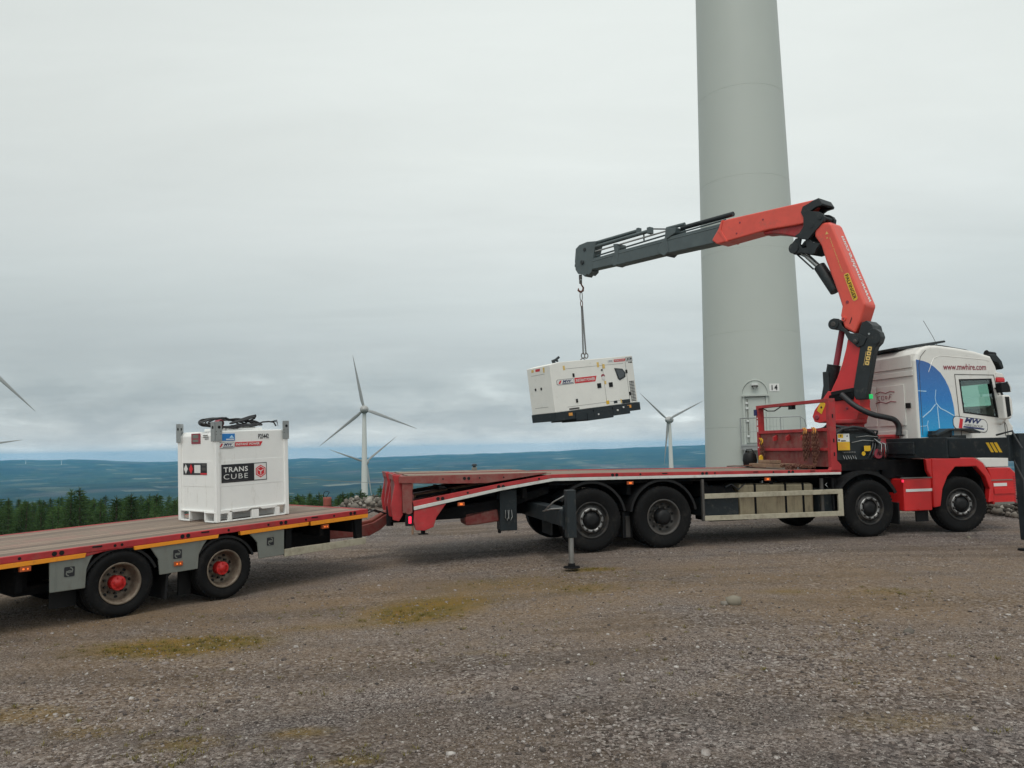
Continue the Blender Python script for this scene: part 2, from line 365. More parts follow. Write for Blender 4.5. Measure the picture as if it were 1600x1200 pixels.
# side rails
for nm, y0, y1 in (('side_rail', .0, .05), ('side_rail', 2.45, 2.5)):
    b = MB(); b.prism([(-3.04, .95), (-3.02, .86), (-1.6, 1.122), (-.7, 1.252), (0, 1.25), (4.78, 1.20), (4.78, dz(4.78)), (0, 1.312), (-.75, 1.308), (-1.57, 1.19)], y0, y1, 'truck_red')
    ys = y0-.003 if y0 == 0 else y1+.003
    rail = b.build(nm, truck, .006)
    t = MB(); t.prism([(-3.02, .862), (-1.6, 1.118), (-.7, 1.248), (0, 1.246), (4.78, 1.205), (4.78, 1.165), (0, 1.195), (-.7, 1.2), (-1.6, 1.07), (-3.02, .805)], y0-.012, y1+.012, 'white_tape'); t.build('reflective_stripe', rail, .004)
    h = MB()
    def hole(s, z, r, sx=1.):
        h.prism([(s+r*sx*cos(a*pi/8), z+r*sin(a*pi/8)) for a in range(16)], y0-.002, y1+.002, 'black')
    for s in (-2.15, -.95, .85, 2.25, 3.4): hole(s, (dz(s)-.03) if s > -.7 else (.953+(s+3.04)*.158)-.04, .018)
    for s in (-2.6, -1.6, .38, 2.05, 3.75):
        z = (dz(s)-.035) if s > -.7 else (.905+(s+3.04)*.158)
        hole(s-.035, z, .029); hole(s+.04, z, .029)
    for s in (1.3, 3.05, 4.2): h.box(s-.05, s+.05, y0-.003, y1+.003, dz(s)-.03, dz(s)-.012, 'black')
    h.build('lashing_hole', rail)
# folded ramps that make the flat tail, upper beams
for y0, y1 in ((.0, 1.08), (1.42, 2.5)):
    b = MB(); b.prism([(-3.25, 1.345), (-3.25, 1.236), (-2.4, 1.206), (-1.82, 1.198), (-.9, 1.318), (-.8, 1.345)], y0, y0+.05, 'worn_red'); b.prism([(-3.25, 1.345), (-3.25, 1.236), (-2.4, 1.206), (-1.82, 1.198), (-.9, 1.318), (-.8, 1.345)], y1-.05, y1, 'worn_red')
    b.box(-3.25, -3.12, y0+.05, y1-.05, 1.25, 1.34, 'worn_red')
    rmp = b.build('folded_ramp', truck, .006)
    d = MB(); d.prism([(-3.1, 1.352), (-.72, 1.337), (-.72, 1.318), (-3.1, 1.30)], y0+.055, y1-.055, 'ramp_boards'); d.build('ramp_boards', rmp)
    h = MB()
    ys = (y0-.002, y0+.01)
    for s, r, z in ((-2.55, .013, 1.285), (-2.2, .026, 1.285), (-2.13, .026, 1.283), (-1.95, .013, 1.287), (-1.55, .013, 1.285)):
        h.prism([(s+r*cos(a*pi/8), z+r*sin(a*pi/8)) for a in range(16)], *ys, 'black')
    if y0 == 0: h.build('lashing_hole', rmp)
    # rear upright and the swinging ramp toe
    b = MB(); b.prism([(-3.20, 1.235), (-3.035, 1.225), (-3.04, .93), (-3.04, .76), (-3.19, .765)], y0+.02, y0+.12, 'worn_red')
    b.prism([(-3.20, 1.235), (-3.035, 1.225), (-3.04, .76), (-3.19, .765)], y1-.12, y1-.02, 'worn_red')
    b.cyl((-3.1, y0+.0, .80), (-3.1, y1, .80), .05, 'worn_red', 14); b.build('tail_post', truck, .006)
    b = MB()
    for ya, yb in ((y0+.1, y0+.2), (y1-.2, y1-.1)):
        b.prism([(-3.22, 1.36), (-3.19, 1.22), (-3.195, .80), (-3.18, .735), (-3.245, .63), (-3.34, .656), (-3.37, .87), (-3.31, 1.21), (-3.35, 1.37)], ya, yb, 'truck_red')
    b.box(-3.31, -3.24, y0+.2, y1-.2, .75, 1.3, 'worn_red'); b.box(-3.34, -3.31, y0+.15, y1-.15, 1.28, 1.37, 'worn_red'); b.build('ramp_toe', truck, .008)
# beavertail slope boards and rollers
b = MB(); b.prism([(-3.0, .93), (-.8, 1.285), (-.8, 1.26), (-3.0, .88)], .06, 2.44, 'worn_red'); b.build('beavertail_floor', truck)
b = MB()
for y in (.55, 1.95):
    b.cyl((-2.95, y, .99), (-1.2, y, 1.24), .035, 'wood_bearer', 12); b.cyl((-2.95, y-.25, 1.0), (-1.1, y-.25, 1.24), .022, 'chassis', 10)
b.build('ramp_lift_arm', truck)
# rear bracket, hitch, lamps
for y0, y1 in ((.0, .12), (2.38, 2.5)):
    b = MB(); b.prism([(-3.015, .80), (-2.5, .895), (-2.66, .68), (-2.71, .53), (-2.85, .478), (-2.99, .49), (-3.03, .62)], y0, y1, 'truck_red')
    b.cyl((-2.87, (y0+y1)/2, .48), (-2.87, (y0+y1)/2, .43), .035, 'chassis'); b.box(-2.95, -2.79, y0+.01, y1-.01, .415, .43, 'chassis'); b.build('tail_bracket', truck, .01)
b = MB(); b.box(-3.05, -2.95, .12, 2.38, .56, .72, 'worn_red'); b.box(-3.3, -3.0, 1.1, 1.4, .52, .74, 'chassis'); b.cyl((-3.3, 1.25, .46), (-3.3, 1.25, .8), .06, 'chassis'); b.build('rear_crossbar', truck, .01)
for y in (.03, 2.4):
    b = MB(); b.box(-3.15, -3.03, y-.02, y+.1, .56, .74, 'black'); lf = b.build('tail_lamp', truck, .006)
    b = MB(); b.box(-3.105, -3.06, y-.028, y-.02, .60, .71, 'lamp_red'); b.build('lens', lf)
for s, z, lit in ((-2.26, .875, 1), (.66, 1.128, 1), (3.28, 1.12, 1)):
    b = MB(); b.box(s-.055, s+.055, -.004, .03, z-.027, z+.027, 'lamp_off'); b.box(s-.022, s+.022, -.008, -.004, z-.014, z+.014, 'lamp_amber'); b.build('marker_lamp', truck, .003)
b = MB(); b.prism([(-2.16, .70), (-1.60, .78), (-1.56, .55), (-1.95, .505), (-2.135, .50)], .3, .8, 'worn_red'); b.build('air_tank', truck, .025, 3)
b = MB(); b.box(-1.58, -1.29, .18, .45, .40, 1.07, 'outrigger_black'); b.box(-1.6, -1.56, .2, .3, .36, .42, 'chassis'); cb = b.build('valve_cabinet', truck, .012)
b = MB()
for x in (-1.47, -1.41): b.tube([(x-.02, .16, .74), (x-.03, .15, .62), (x, .14, .57), (x+.03, .15, .63), (x+.02, .16, .74)], .007, 'steel', 6)
b.build('hose_loop', cb)
# rear outrigger
b = MB(); b.box(-1.02, -.8, -1.4, 2.4, .6, .84, 'outrigger_black'); b.build('outrigger_arm', truck, .01)
b = MB(); b.box(-.965, -.825, -1.54, -1.40, .44, 1.13, 'outrigger_black'); b.box(-.99, -.8, -1.40, -1.385, .55, .9, 'outrigger_black'); ol = b.build('outrigger_leg', truck, .012)
b = MB(); b.cyl((-.895, -1.47, .06), (-.895, -1.47, .5), .04, 'steel'); b.build('leg_piston', ol)
b = MB(); b.lathe([(.001, .015), (.12, .015), (.125, .0), (.03, -.01)], 'chassis', 20, (-.895, -1.47, .006), 'z'); b.lathe([(.055, .01), (.05, .06), (.001, .07)], 'chassis', 16, (-.895, -1.47, .01), 'z'); b.build('foot_plate', ol)
b = MB(); b.tube([(-.93, -1.38, 1.05), (-1.08, -1.25, .95), (-1.12, -.9, .8)], .01, 'steel', 6); b.tube([(-.95, -1.38, .86), (-1.1, -1.2, .84), (-1.12, -.8, .78)], .012, 'steel', 6); b.tube([(-.93, -1.37, .7), (-1.02, -1.3, .8), (-1.0, -1.28, .62)], .01, 'rubber_cable', 6); b.build('hydraulic_hose', ol)
# wheels
for k, s in ((0, -.045),): wheel(truck, 'convex', s, 0., .528, spin=.2)
wheel(truck, 'dish', 1.263, 0., .528, spin=.1)
wheel(truck, 'convex', 5.365, 0., .528, spin=.5)
wheel(truck, 'convex', 7.388, 0., .528, steer=radians(-9), spin=.9)
for s, kd in ((-.045, 'convex'), (1.263, 'dish'), (5.365, 'convex'), (7.388, 'convex')): wheel(truck, kd, s, 2.48, .528, flip=True, steer=radians(-9) if s > 7 else 0)
# mudguards
def arc_guard(cx, cz, r, a0, a1, y0, y1, m='mudguard', th=.02, lip=.04, n=18):
    b = MB(); pts = [(cx+r*cos(radians(a0+(a1-a0)*k/n)), cz+r*sin(radians(a0+(a1-a0)*k/n))) for k in range(n+1)]
    inn = [(cx+(r-th)*cos(radians(a0+(a1-a0)*k/n)), cz+(r-th)*sin(radians(a0+(a1-a0)*k/n))) for k in range(n+1)]
    b.prism(pts+inn[::-1], y0, y1, m); inn2 = [(cx+(r-lip)*cos(radians(a0+(a1-a0)*k/n)), cz+(r-lip)*sin(radians(a0+(a1-a0)*k/n))) for k in range(n+1)]
    b.prism(pts+inn2[::-1], y0-.012, y0, m)
    b.prism(pts+inn2[::-1], y0-.03, y0-.012, m) if lip > .05 else None
    return b
for y0, y1 in ((.02, .62), (1.86, 2.46)):
    arc_guard(-.045, .555, .625, 10, 150, y0, y1).build('mudguard', truck)
    arc_guard(1.263, .555, .625, 8, 172, y0, y1).build('mudguard', truck)
    arc_guard(5.3, .50, .72, 25, 150, y0, y1, lip=.06).build('mudguard', truck)
for x0, x1, y0, y1, z0, z1 in ((.61, .79, .28, .6, .17, .62), (-.75, -.72, .05, .6, .3, .75), (6.05, 6.08, .1, .6, .2, .6), (6.52, 6.8, .2, .23, .22, .5)):
    b = MB(); b.box(x0, x1, y0, y1, z0, z1, 'mudguard'); mf = b.build('mudflap', truck, .006)
    if x0 == .61: b = MB(); b.box(.66, .74, .26, .28, .19, .55, 'rim_grey'); b.build('flap_plate', mf)
# fuel tank, battery box, side guard
b = MB(); b.prism(rrect(.06+.04, .75, 0, 1, .05) and [(2.78, .44), (2.78, .99), (2.80, 1.045), (4.28, 1.02), (4.30, .98), (4.29, .41)], .14, .72, 'tank_alu'); ft = b.build('fuel_tank', truck, .06, 4)
for s in (3.075, 3.69, 4.05):
    b = MB(); b.box(s, s+.05, .125, .74, .40, 1.045-(s-2.8)*.015, 'chassis'); b.build('tank_strap', ft, .03, 3)
b = MB(); b.cyl((3.42, .4, 1.03), (3.42, .4, 1.08), .05, 'steel'); b.build('filler_cap', ft)
b = MB(); b.box(2.05, 2.74, .1, .7, .50, .80, 'outrigger_black'); b.prism([(2.05, .84), (2.05, 1.04), (2.6, 1.0), (2.72, .9), (2.72, .84)], .12, .7, 'chassis'); b.cyl((2.2, .3, .93), (2.7, .3, .93), .1, 'chassis'); b.tube([(2.5, .1, 1.0), (2.6, .08, 1.05), (2.75, .1, .95), (2.9, .12, 1.05)], .015, 'rubber_cable', 6); b.build('battery_box', truck, .015)
b = MB(); b.box(4.38, 4.68, .12, .6, .45, .9, 'outrigger_black'); b.build('air_dryer', truck, .01); b = MB(); b.cyl((4.42, .08, .45), (4.42, .08, 1.1), .035, 'rim_grey'); b.tube([(4.5, .08, .98), (4.56, .08, .93), (4.6, .08, .98), (4.56, .08, 1.03)], .012, 'steel', 6, closed=True); b.build('guard_post', truck)
b = MB(); b.prism([(2.03, .90), (4.79, .90), (4.79, .815), (2.03, .812)], -.02, .02, 'cream_bar'); b.prism([(2.02, .52), (4.69, .505), (4.69, .415), (2.02, .435)], -.02, .02, 'cream_bar'); b.box(4.69, 4.79, -.021, .021, .413, .815, 'cream_bar')
b.box(1.985, 2.03, -.01, .05, .43, 1.15, 'rim_grey'); b.box(4.6, 4.64, .02, .06, .45, 1.1, 'chassis'); b.build('side_guard', truck, .006)

# ---- headboard frame behind the crane
b = MB()
b.prism([(4.60, 2.50), (4.74, 2.53), (4.72, 1.42), (4.80, 1.34), (4.80, 1.215), (4.56, 1.215), (4.60, 1.3)], .0, .09, 'truck_red')
b.box(4.60, 4.74, 2.38, 2.46, 1.25, 2.5, 'truck_red'); b.box(4.605, 4.735, .0, 2.46, 2.50, 2.56, 'truck_red')
b.box(4.64, 4.69, .09, 2.38, 1.30, 2.0, 'worn_red'); b.box(4.60, 4.72, .09, 2.38, 1.96, 2.02, 'truck_red'); b.box(4.585, 4.64, .09, 2.38, 1.60, 1.65, 'truck_red')
for y in (.8, 1.3, 1.75): b.prism([(4.64, 1.93), (4.55, 1.88), (4.55, 1.80), (4.60, 1.80), (4.64, 1.84)], y, y+.05, 'truck_red')
for z in (1.5, 1.75, 2.2): b.box(4.655, 4.685, -.004, .002, z, z+.07, 'black')
hb = b.build('headboard', truck, .008)
b = MB()
for z, h in ((2.28, .025), (2.14, .11), (2.0, .11), (1.66, .025)): b.box(4.590, 4.598, 2.395, 2.425, z, z+h, 'sign_white')
b.build('reflector', hb)
b = MB(); b.tube([(4.66, 2.3, 2.5), (4.66, 2.1, 2.43), (4.66, 1.85, 2.42), (4.66, 1.6, 2.5), (4.66, 1.4, 2.49), (4.66, 1.25, 2.5)], .012, 'rubber_cable', 6); b.box(4.62, 4.7, 1.17, 1.3, 2.42, 2.5, 'black'); b.build('work_lamp', hb)
b = MB(); b.box(4.57, 4.6, 2.42, 2.5, 2.35, 2.48, 'navy'); b.build('small_box', hb)

# ---- control block at the crane foot
b = MB()
b.prism([(4.76, 1.87), (4.73, 1.30), (5.75, 1.30), (5.93, 1.39), (5.80, 1.84), (5.6, 1.93), (5.3, 1.97), (5.0, 1.95)], .22, .9, 'crane_black')
b.box(4.76, 5.9, .16, .9, 1.22, 1.42, 'chassis')
b.prism([(5.15, 1.98), (5.1, 1.92), (5.9, 1.83), (5.75, 1.95), (5.4, 2.02)], .3, 1.0, 'outrigger_black')
for k in range(7): b.tube([(4.95+.07*k, .24, 1.9), (5.0+.09*k, .2, 1.97), (5.25+.09*k, .22, 1.95), (5.4+.07*k, .3, 1.84)], .02, 'rubber_cable', 6)
for k in range(6): b.cyl((5.0+.05*k, .2, 1.50), (5.0+.05*k, .16, 1.44-.01*(k % 2)), .008, 'steel', 6)
for k in range(5): b.cyl((5.0+.055*k, .22, 1.56), (5.0+.055*k, .15, 1.56), .012, 'steel', 6)
for k in range(4): b.tube([(5.5+.1*k, .23, 1.4), (5.53+.08*k, .15, 1.5), (5.62+.06*k, .16, 1.66), (5.7+.05*k, .24, 1.8)], .016, 'rubber_cable', 6)
b.cyl((5.72, .2, 1.52), (5.72, .14, 1.52), .09, 'maroon'); b.cyl((5.85, .2, 1.7), (5.85, .14, 1.7), .06, 'maroon')
b.tube([(4.85, .2, 1.9), (4.95, .12, 1.99), (5.2, .14, 2.03), (5.45, .16, 2.0), (5.7, .2, 1.9), (5.82, .26, 1.78)], .028, 'rubber_cable', 8)
b.tube([(5.2, .2, 1.74), (5.4, .15, 1.78), (5.7, .18, 1.76)], .008, 'steel', 6); b.tube([(5.3, .2, 1.84), (5.5, .15, 1.86), (5.75, .18, 1.84)], .007, 'steel', 6)
for k in range(5): b.tube([(5.66+.03*k, .2, 1.82-.02*k), (5.74+.04*k, .12, 1.7), (5.70+.05*k, .1, 1.56), (5.8+.03*k, .2, 1.42)], .011, 'steel' if k % 2 else 'rubber_cable', 6)
for k in range(4): b.tube([(4.8, .5+.12*k, 2.0), (4.85+.1*k, .4, 2.1-.02*k), (5.1+.12*k, .35, 2.02), (5.4, .45, 1.95)], .02, 'rubber_cable', 6)
cbk = b.build('control_block', truck, .02, 2)
b = MB()
X = (1, 0, 0); Y = (0, 0, 1)
flat(b, [(0, 0), (.255, 0), (.255, .155), (0, .155)], (4.87, .16, 1.60), X, Y, 'yellow'); flat(b, [(0, 0), (.255, 0), (.255, .15), (0, .15)], (4.87, .16, 1.757), X, Y, 'sign_white')
flat(b, [(0, 0), (.11, 0), (.11, .07), (0, .07)], (4.88, .157, 1.83), X, Y, 'yellow'); flat(b, [(0, 0), (.03, 0), (.03, .025), (0, .025)], (4.92, .154, 1.855), X, Y, 'ink'); flat(b, [(0, 0), (.1, 0), (.1, .02), (0, .02)], (4.94, .157, 1.765), X, Y, 'ink'); flat(b, [(0, 0), (.03, 0), (.02, .04)], (5.06, .157, 1.85), X, Y, 'ink')
flat(b, disc(0, 0, .02, 10), (4.9, .157, 1.79), X, Y, 'ink')
for k in range(5): flat(b, [(0, 0), (.2-.03*(k % 3), 0), (.2-.03*(k % 3), .008), (0, .008)], (4.89, .157, 1.62+.025*k), X, Y, 'hook_orange')
b.build('warning_label', cbk); b = MB()
flat(b, [(0, 0), (.14, 0), (.14, .1), (0, .1)], (5.43, .16, 1.575), X, Y, 'yellow'); flat(b, disc(0, 0, .04), (5.41, .155, 1.53), X, Y, 'yellow')
b.build('warning_label', cbk)
b = MB(); b.prism([(6.05, 1.88), (6.5, 1.88), (6.5, 1.79), (6.36, 1.79), (6.19, 1.43), (5.9, 1.39)], .5, .6, 'truck_red'); b.box(5.4, 6.3, .35, 2.2, .95, 1.4, 'crane_black'); b.box(6.05, 6.5, .5, 2.0, 1.79, 1.85, 'truck_red'); b.build('crane_base', truck, .015)
# ---- front outrigger
b = MB(); b.box(6.2, 6.47, -1.0, 1.1, 1.43, 1.80, 'outrigger_black'); b.box(6.225, 6.445, -2.24, -1.0, 1.45, 1.78, 'outrigger_black'); b.box(6.17, 6.2, -.25, .6, 1.5, 1.73, 'outrigger_black')
ob = b.build('outrigger_arm', truck, .012)
b = MB(); M0 = Vector((6.222, -1.5, 1.52))
for k in range(3):
    x0 = .02+.08*k
    flat(b, [p for p in ((0+x0-.02, .2), (0+x0+.035, .2), (x0+.13, .04), (x0+.075, .04))], (6.2235, -1.80, 1.5), (0, -1, 0), Y, 'yellow', lift=.003)
b.build('hazard_stripe', ob)
b = MB(); b.prism([(6.28, 1.84), (6.31, .16), (6.41, .16), (6.42, 1.84)], -2.38, -2.24, 'outrigger_black'); b.box(6.2, 6.46, -2.26, -2.22, 1.4, 1.82, 'outrigger_black'); ol = b.build('outrigger_leg', truck, .012)
b = MB(); b.cyl((6.36, -2.31, .03), (6.36, -2.31, .3), .04, 'steel'); b.build('leg_piston', ol)
b = MB(); b.lathe([(.001, .015), (.13, .015), (.135, .0), (.03, -.01)], 'chassis', 20, (6.36, -2.31, .006), 'z'); b.build('foot_plate', ol)
b = MB(); b.tube([(6.3, -2.2, 1.5), (6.27, -2.42, 1.1), (6.28, -2.40, .75), (6.32, -2.36, .45)], .016, 'rubber_cable', 6); b.tube([(6.24, -2.0, 1.82), (6.24, -2.3, 1.88), (6.3, -2.4, 1.6)], .016, 'rubber_cable', 6); b.build('hydraulic_hose', ol)
# black cover plate on the front outrigger
b = MB(); b.prism([(6.72, 1.86), (7.02, 1.97), (7.55, 1.97), (7.75, 1.90), (7.73, 1.87), (7.5, 1.93), (7.05, 1.93), (6.75, 1.83)], -.2, .03, 'crane_black'); b.box(6.75, 7.2, -.08, .03, 1.78, 1.93, 'crane_black'); b.box(7.15, 7.5, -.1, .02, 1.78, 1.84, 'crane_black'); b.build('side_step', truck, .008)

# ---- cab
cabp = [(6.56, 1.40), (6.575, 3.28), (6.62, 3.42), (6.72, 3.52), (6.90, 3.575), (7.1, 3.585), (7.55, 3.54), (7.97, 3.48), (8.35, 3.385), (8.46, 3.18), (8.49, 3.05), (8.58, 2.6), (8.70, 2.10), (8.78, 2.0), (8.80, 1.40)]
b = MB(); b.prism(cabp, .04, 2.46, 'cab_white'); cab = b.build('cab', truck)
cm = MB(); cm.prism([(7.56, 2.91), (8.30, 2.925), (8.40, 2.185), (7.615, 2.285)], -.5, 3, 'black'); cut = cm.build('window_cutter', truck)
def apply_bool(o, cutter):
    md = o.modifiers.new('cut', 'BOOLEAN'); md.operation = 'DIFFERENCE'; md.object = cutter; md.solver = 'EXACT'; md.material_mode = 'TRANSFER'
    dg = bpy.context.evaluated_depsgraph_get(); me = bpy.data.meshes.new_from_object(o.evaluated_get(dg)); o.modifiers.clear(); old = o.data; o.data = me; me.name = o.name
    bpy.data.objects.remove(cutter)
# bevel the shell first, then cut the windows through
bv = cab.modifiers.new('bevel', 'BEVEL'); bv.width = .06; bv.segments = 4; bv.limit_method = 'ANGLE'; bv.angle_limit = radians(60)
apply_bool(cab, cut)
cm = MB(); cm.prism([(7.46, 2.20), (9.2, 2.14), (9.2, 2.99), (8.2, 3.02), (7.46, 2.99)], .14, 2.36, 'interior'); cut = cm.build('cabin_cutter', truck); apply_bool(cab, cut)
for p in cab.data.polygons: p.use_smooth = False
for y in (.052, 2.448):
    b = MB(); b.prism([(7.56, 2.91), (8.30, 2.925), (8.40, 2.185), (7.615, 2.285)], y, y+.004, 'teal_glass'); b.build('window', cab)
b = MB(); b.prism([(8.515, 2.99), (8.522, 2.99), (8.70, 2.15), (8.693, 2.15)], .14, 2.36, 'teal_glass'); b.build('windscreen', cab)
b = MB()
def ring(poly, w, y0, y1, m):
    cx = sum(p[0] for p in poly)/len(poly); cz = sum(p[1] for p in poly)/len(poly); n = len(poly)
    for i in range(n):
        a, c = poly[i], poly[(i+1) % n]; ia = (a[0]+(cx-a[0])*w, a[1]+(cz-a[1])*w); ic = (c[0]+(cx-c[0])*w, c[1]+(cz-c[1])*w); b.prism([a, c, ic, ia], y0, y1, m)
ring([(7.545, 2.925), (8.315, 2.94), (8.418, 2.17), (7.6, 2.27)], .075, .036, .05, 'black'); b.build('window_seal', cab)
b = MB(); b.prism([(8.15, 2.2), (8.66, 2.17), (8.62, 2.36), (8.4, 2.42), (8.2, 2.36)], .16, 2.34, 'black'); b.prism([(7.6, 2.2), (7.9, 2.2), (7.86, 2.33), (7.62, 2.45)], .3, .85, 'black'); b.prism([(7.47, 2.98), (8.50, 2.985), (8.48, 2.86), (7.47, 2.84)], .16, 2.34, 'black')
b.tube([(7.98+.03*cos(a)+.16*cos(a)*.2, .62+.2*sin(a), 2.44+.09*cos(a)) for a in [2*pi*k/16 for k in range(16)]], .014, 'black', 6, closed=True); b.build('dashboard', cab)
# door shut lines, side pressings
b = MB()
def seam(pts, y=.036, w=.006, m='rim_grey'): b.tube([(p[0], y, p[1]) for p in pts], w, m, 6)
seam([(7.455, 3.02), (7.49, 2.4), (7.52, 1.90), (7.52, 1.80)]); seam([(7.455, 3.02), (8.37, 3.01), (8.55, 2.13), (8.56, 1.8)]); seam([(8.52, 2.16), (8.6, 2.0), (8.62, 1.8)], w=.004)
seam([(6.64, 1.85), (6.65, 3.2), (6.70, 3.36), (6.82, 3.48)], w=.005)
seam([(6.86, 3.06), (7.0, 3.33), (7.15, 3.38), (8.2, 3.31), (8.3, 3.28)], y=.042, w=.008, m='cab_white'); seam([(7.3, 2.96), (7.43, 2.99)], y=.042, w=.004, m='cab_white')
b.build('door_seam', cab)
# rear wall pressings (faces -x)
b = MB()
b.box(6.545, 6.562, .10, 2.4, 3.0, 3.10, 'cab_white'); b.box(6.55, 6.566, .12, 2.38, 3.16, 3.40, 'cab_white')
for y0, y1, z0, z1 in ((.35, 1.05, 2.05, 2.85), (1.15, 1.95, 2.05, 2.85), (.35, 1.95, 1.6, 1.95)): b.box(6.548, 6.565, y0, y1, z0, z1, 'cab_white')
for z in (1.86, 1.78, 1.70): b.box(6.540, 6.550, .4, 1.9, z, z+.015, 'rim_grey')
b.build('rear_panel', cab, .02, 3)
b = MB(); b.box(6.538, 6.552, .2, .32, 2.38, 2.48, 'black'); b.build('rear_vent', cab)
b = MB()
for z, dx in ((2.72, 0), (2.52, .03)): b.tube([(6.545, 1.15, z), (6.545, 1.0+dx, z+.03), (6.545, .85, z-.01), (6.545, .72, z+.02), (6.545, .6-dx, z)], .008, 'maroon', 6)
b.build('scroll_emblem', cab)
b = MB()
for pts in ([(1.02, 2.66), (1.08, 2.66), (1.08, 2.58), (1.02, 2.58)], [(.97, 2.58), (.97, 2.66), (.91, 2.66), (.91, 2.58), (.97, 2.58)], [(.86, 2.60), (.86, 2.65), (.82, 2.65), (.82, 2.60), (.86, 2.60)], [(.77, 2.58), (.74, 2.68), (.68, 2.67)], [(.75, 2.63), (.70, 2.63)]): b.tube([(6.546, y, z) for y, z in pts], .006, 'maroon', 6)
b.build('emblem_strokes', cab)
# blue wind-farm graphic: side panel
arcp = [(6.60, 3.30), (6.75, 3.275), (6.87, 3.238), (7.0, 3.16), (7.135, 3.044), (7.23, 2.91), (7.30, 2.771), (7.345, 2.63), (7.371, 2.497), (7.39, 2.38), (7.399, 2.262), (7.39, 2.18), (7.37, 2.10), (7.35, 1.84), (6.60, 1.81)]
b = MB(); b.prism(arcp, .0375, .046, 'cab_blue'); gr = b.build('blue_graphic', cab)
b = MB()
def stroke(pts, w=.012, m='light_blue', y=.0345):
    for i in range(len(pts)-1):
        (x0, z0), (x1, z1) = pts[i], pts[i+1]; d = Vector((x1-x0, z1-z0)).normalized(); n = Vector((-d.y, d.x))*w
        b.prism([(x0+n.x, z0+n.y), (x1+n.x, z1+n.y), (x1-n.x, z1-n.y), (x0-n.x, z0-n.y)], y-.001*(i % 2)-.0005, y+.004, m)
stroke([(7.0, 2.72), (6.97, 2.56), (6.985, 2.46)], .006); stroke([(6.985, 2.46), (7.08, 2.36), (7.2, 2.31), (7.375, 2.22)], .010); stroke([(6.97, 2.44), (6.85, 2.32), (6.66, 2.19)], .009); stroke([(7.01, 2.40), (7.02, 2.15), (7.025, 1.98)], .009)
stroke([(6.60, 2.70), (6.78, 2.69)], .008); stroke([(6.60, 2.02), (6.75, 2.03), (6.78, 2.13)], .005); stroke([(6.76, 2.03), (6.775, 1.84)], .006)
b.build('turbine_drawing', cab)
lettering(cab, 'www.mwhire.com', (7.20, .036, 3.105), X, Y, 1.0, .12, 'maroon', bold=.012)
b = MB(); po = []; base = rrect(0, .80, 0, .26, .10)
sk = lambda p: (7.34+p[0], 1.965+p[1]-.115*p[0])
b.prism([sk(p) for p in base], .033, .037, 'ink'); base2 = rrect(.012, .788, .012, .248, .09); b.prism([sk(p) for p in base2], .031, .036, 'sign_white')
for ps, mm, y in (([(.12, .03), (.2, .03), (.235, .21), (.165, .22)], 'sign_red', .029), ([(.22, .05), (.70, .05), (.72, .08), (.24, .08)], 'navy', .029)):
    b.prism([sk(p) for p in ps], y, y+.003, mm)
b.build('logo_panel', cab)
lettering(cab, 'MW', (7.60, .029, 2.085), (1, 0, -.115), (0.115, 0, 1), .40, .105, 'navy', shear=.3, bold=.04); lettering(cab, 'HIREGROUP', (7.60, .029, 2.02), (1, 0, -.115), (.115, 0, 1), .42, .045, 'rim_grey', shear=.2)
# sun visor, air horn, roof rails, deflector
b = MB(); b.prism([(8.40, 3.44), (8.60, 3.43), (8.72, 3.30), (8.76, 3.16), (8.70, 3.13), (8.62, 3.26), (8.5, 3.30)], .15, 2.35, 'crane_black'); b.cyl((8.45, .25, 3.46), (8.66, .25, 3.44), .05, 'black'); b.build('sun_visor', cab, .02, 3)
b = MB()
for y in (.3, 2.2): b.tube([(6.85, y, 3.60), (7.1, y, 3.635), (7.5, y, 3.60), (8.0, y, 3.53), (8.4, y, 3.42)], .016, 'crane_black', 8)
b.build('roof_rail', cab)
b = MB(); b.prism([(6.6, 3.60), (7.82, 3.77), (7.84, 3.73), (7.1, 3.60), (6.7, 3.56)], .6, 1.9, 'crane_black'); b.build('roof_deflector', cab, .015)
b = MB(); b.tube([(8.1, 1.0, 3.5), (7.95, 1.05, 3.9), (7.78, 1.1, 4.25)], .005, 'rim_grey', 5); b.build('aerial', cab)
# cab lights and mirrors
b = MB(); b.prism([(8.42, 3.07), (8.58, 3.04), (8.62, 2.95), (8.42, 2.96)], .02, .14, 'cab_white'); b.prism([(8.415, 2.955), (8.6, 2.945), (8.6, 2.865), (8.41, 2.865)], .0, .12, 'sign_red'); b.build('corner_lamp', cab, .015)
b = MB(); b.prism([(8.26, 2.83), (8.42, 2.84), (8.49, 2.74), (8.48, 2.66), (8.28, 2.645)], -.22, -.08, 'black'); b.prism([(8.42, 2.84), (8.47, 2.83), (8.515, 2.74), (8.50, 2.65), (8.47, 2.66)], -.22, -.08, 'lamp_glass'); b.build('mirror', cab, .02, 3)
b = MB(); b.prism([(8.27, 2.60), (8.43, 2.60), (8.49, 2.50), (8.49, 2.25), (8.44, 2.14), (8.29, 2.13)], -.24, -.07, 'cab_white'); m1 = b.build('mirror', cab, .03, 3); 
b = MB(); b.prism([(8.31, 2.56), (8.40, 2.56), (8.42, 2.2), (8.34, 2.17)], -.250, -.238, 'black'); b.tube([(8.4, .06, 2.75), (8.3, -.15, 2.7), (8.3, -.2, 2.6)], .02, 'black', 8); b.tube([(8.5, .06, 2.05), (8.33, -.15, 2.08), (8.33, -.2, 2.15)], .02, 'cab_white', 8); b.build('mirror_bracket', cab)
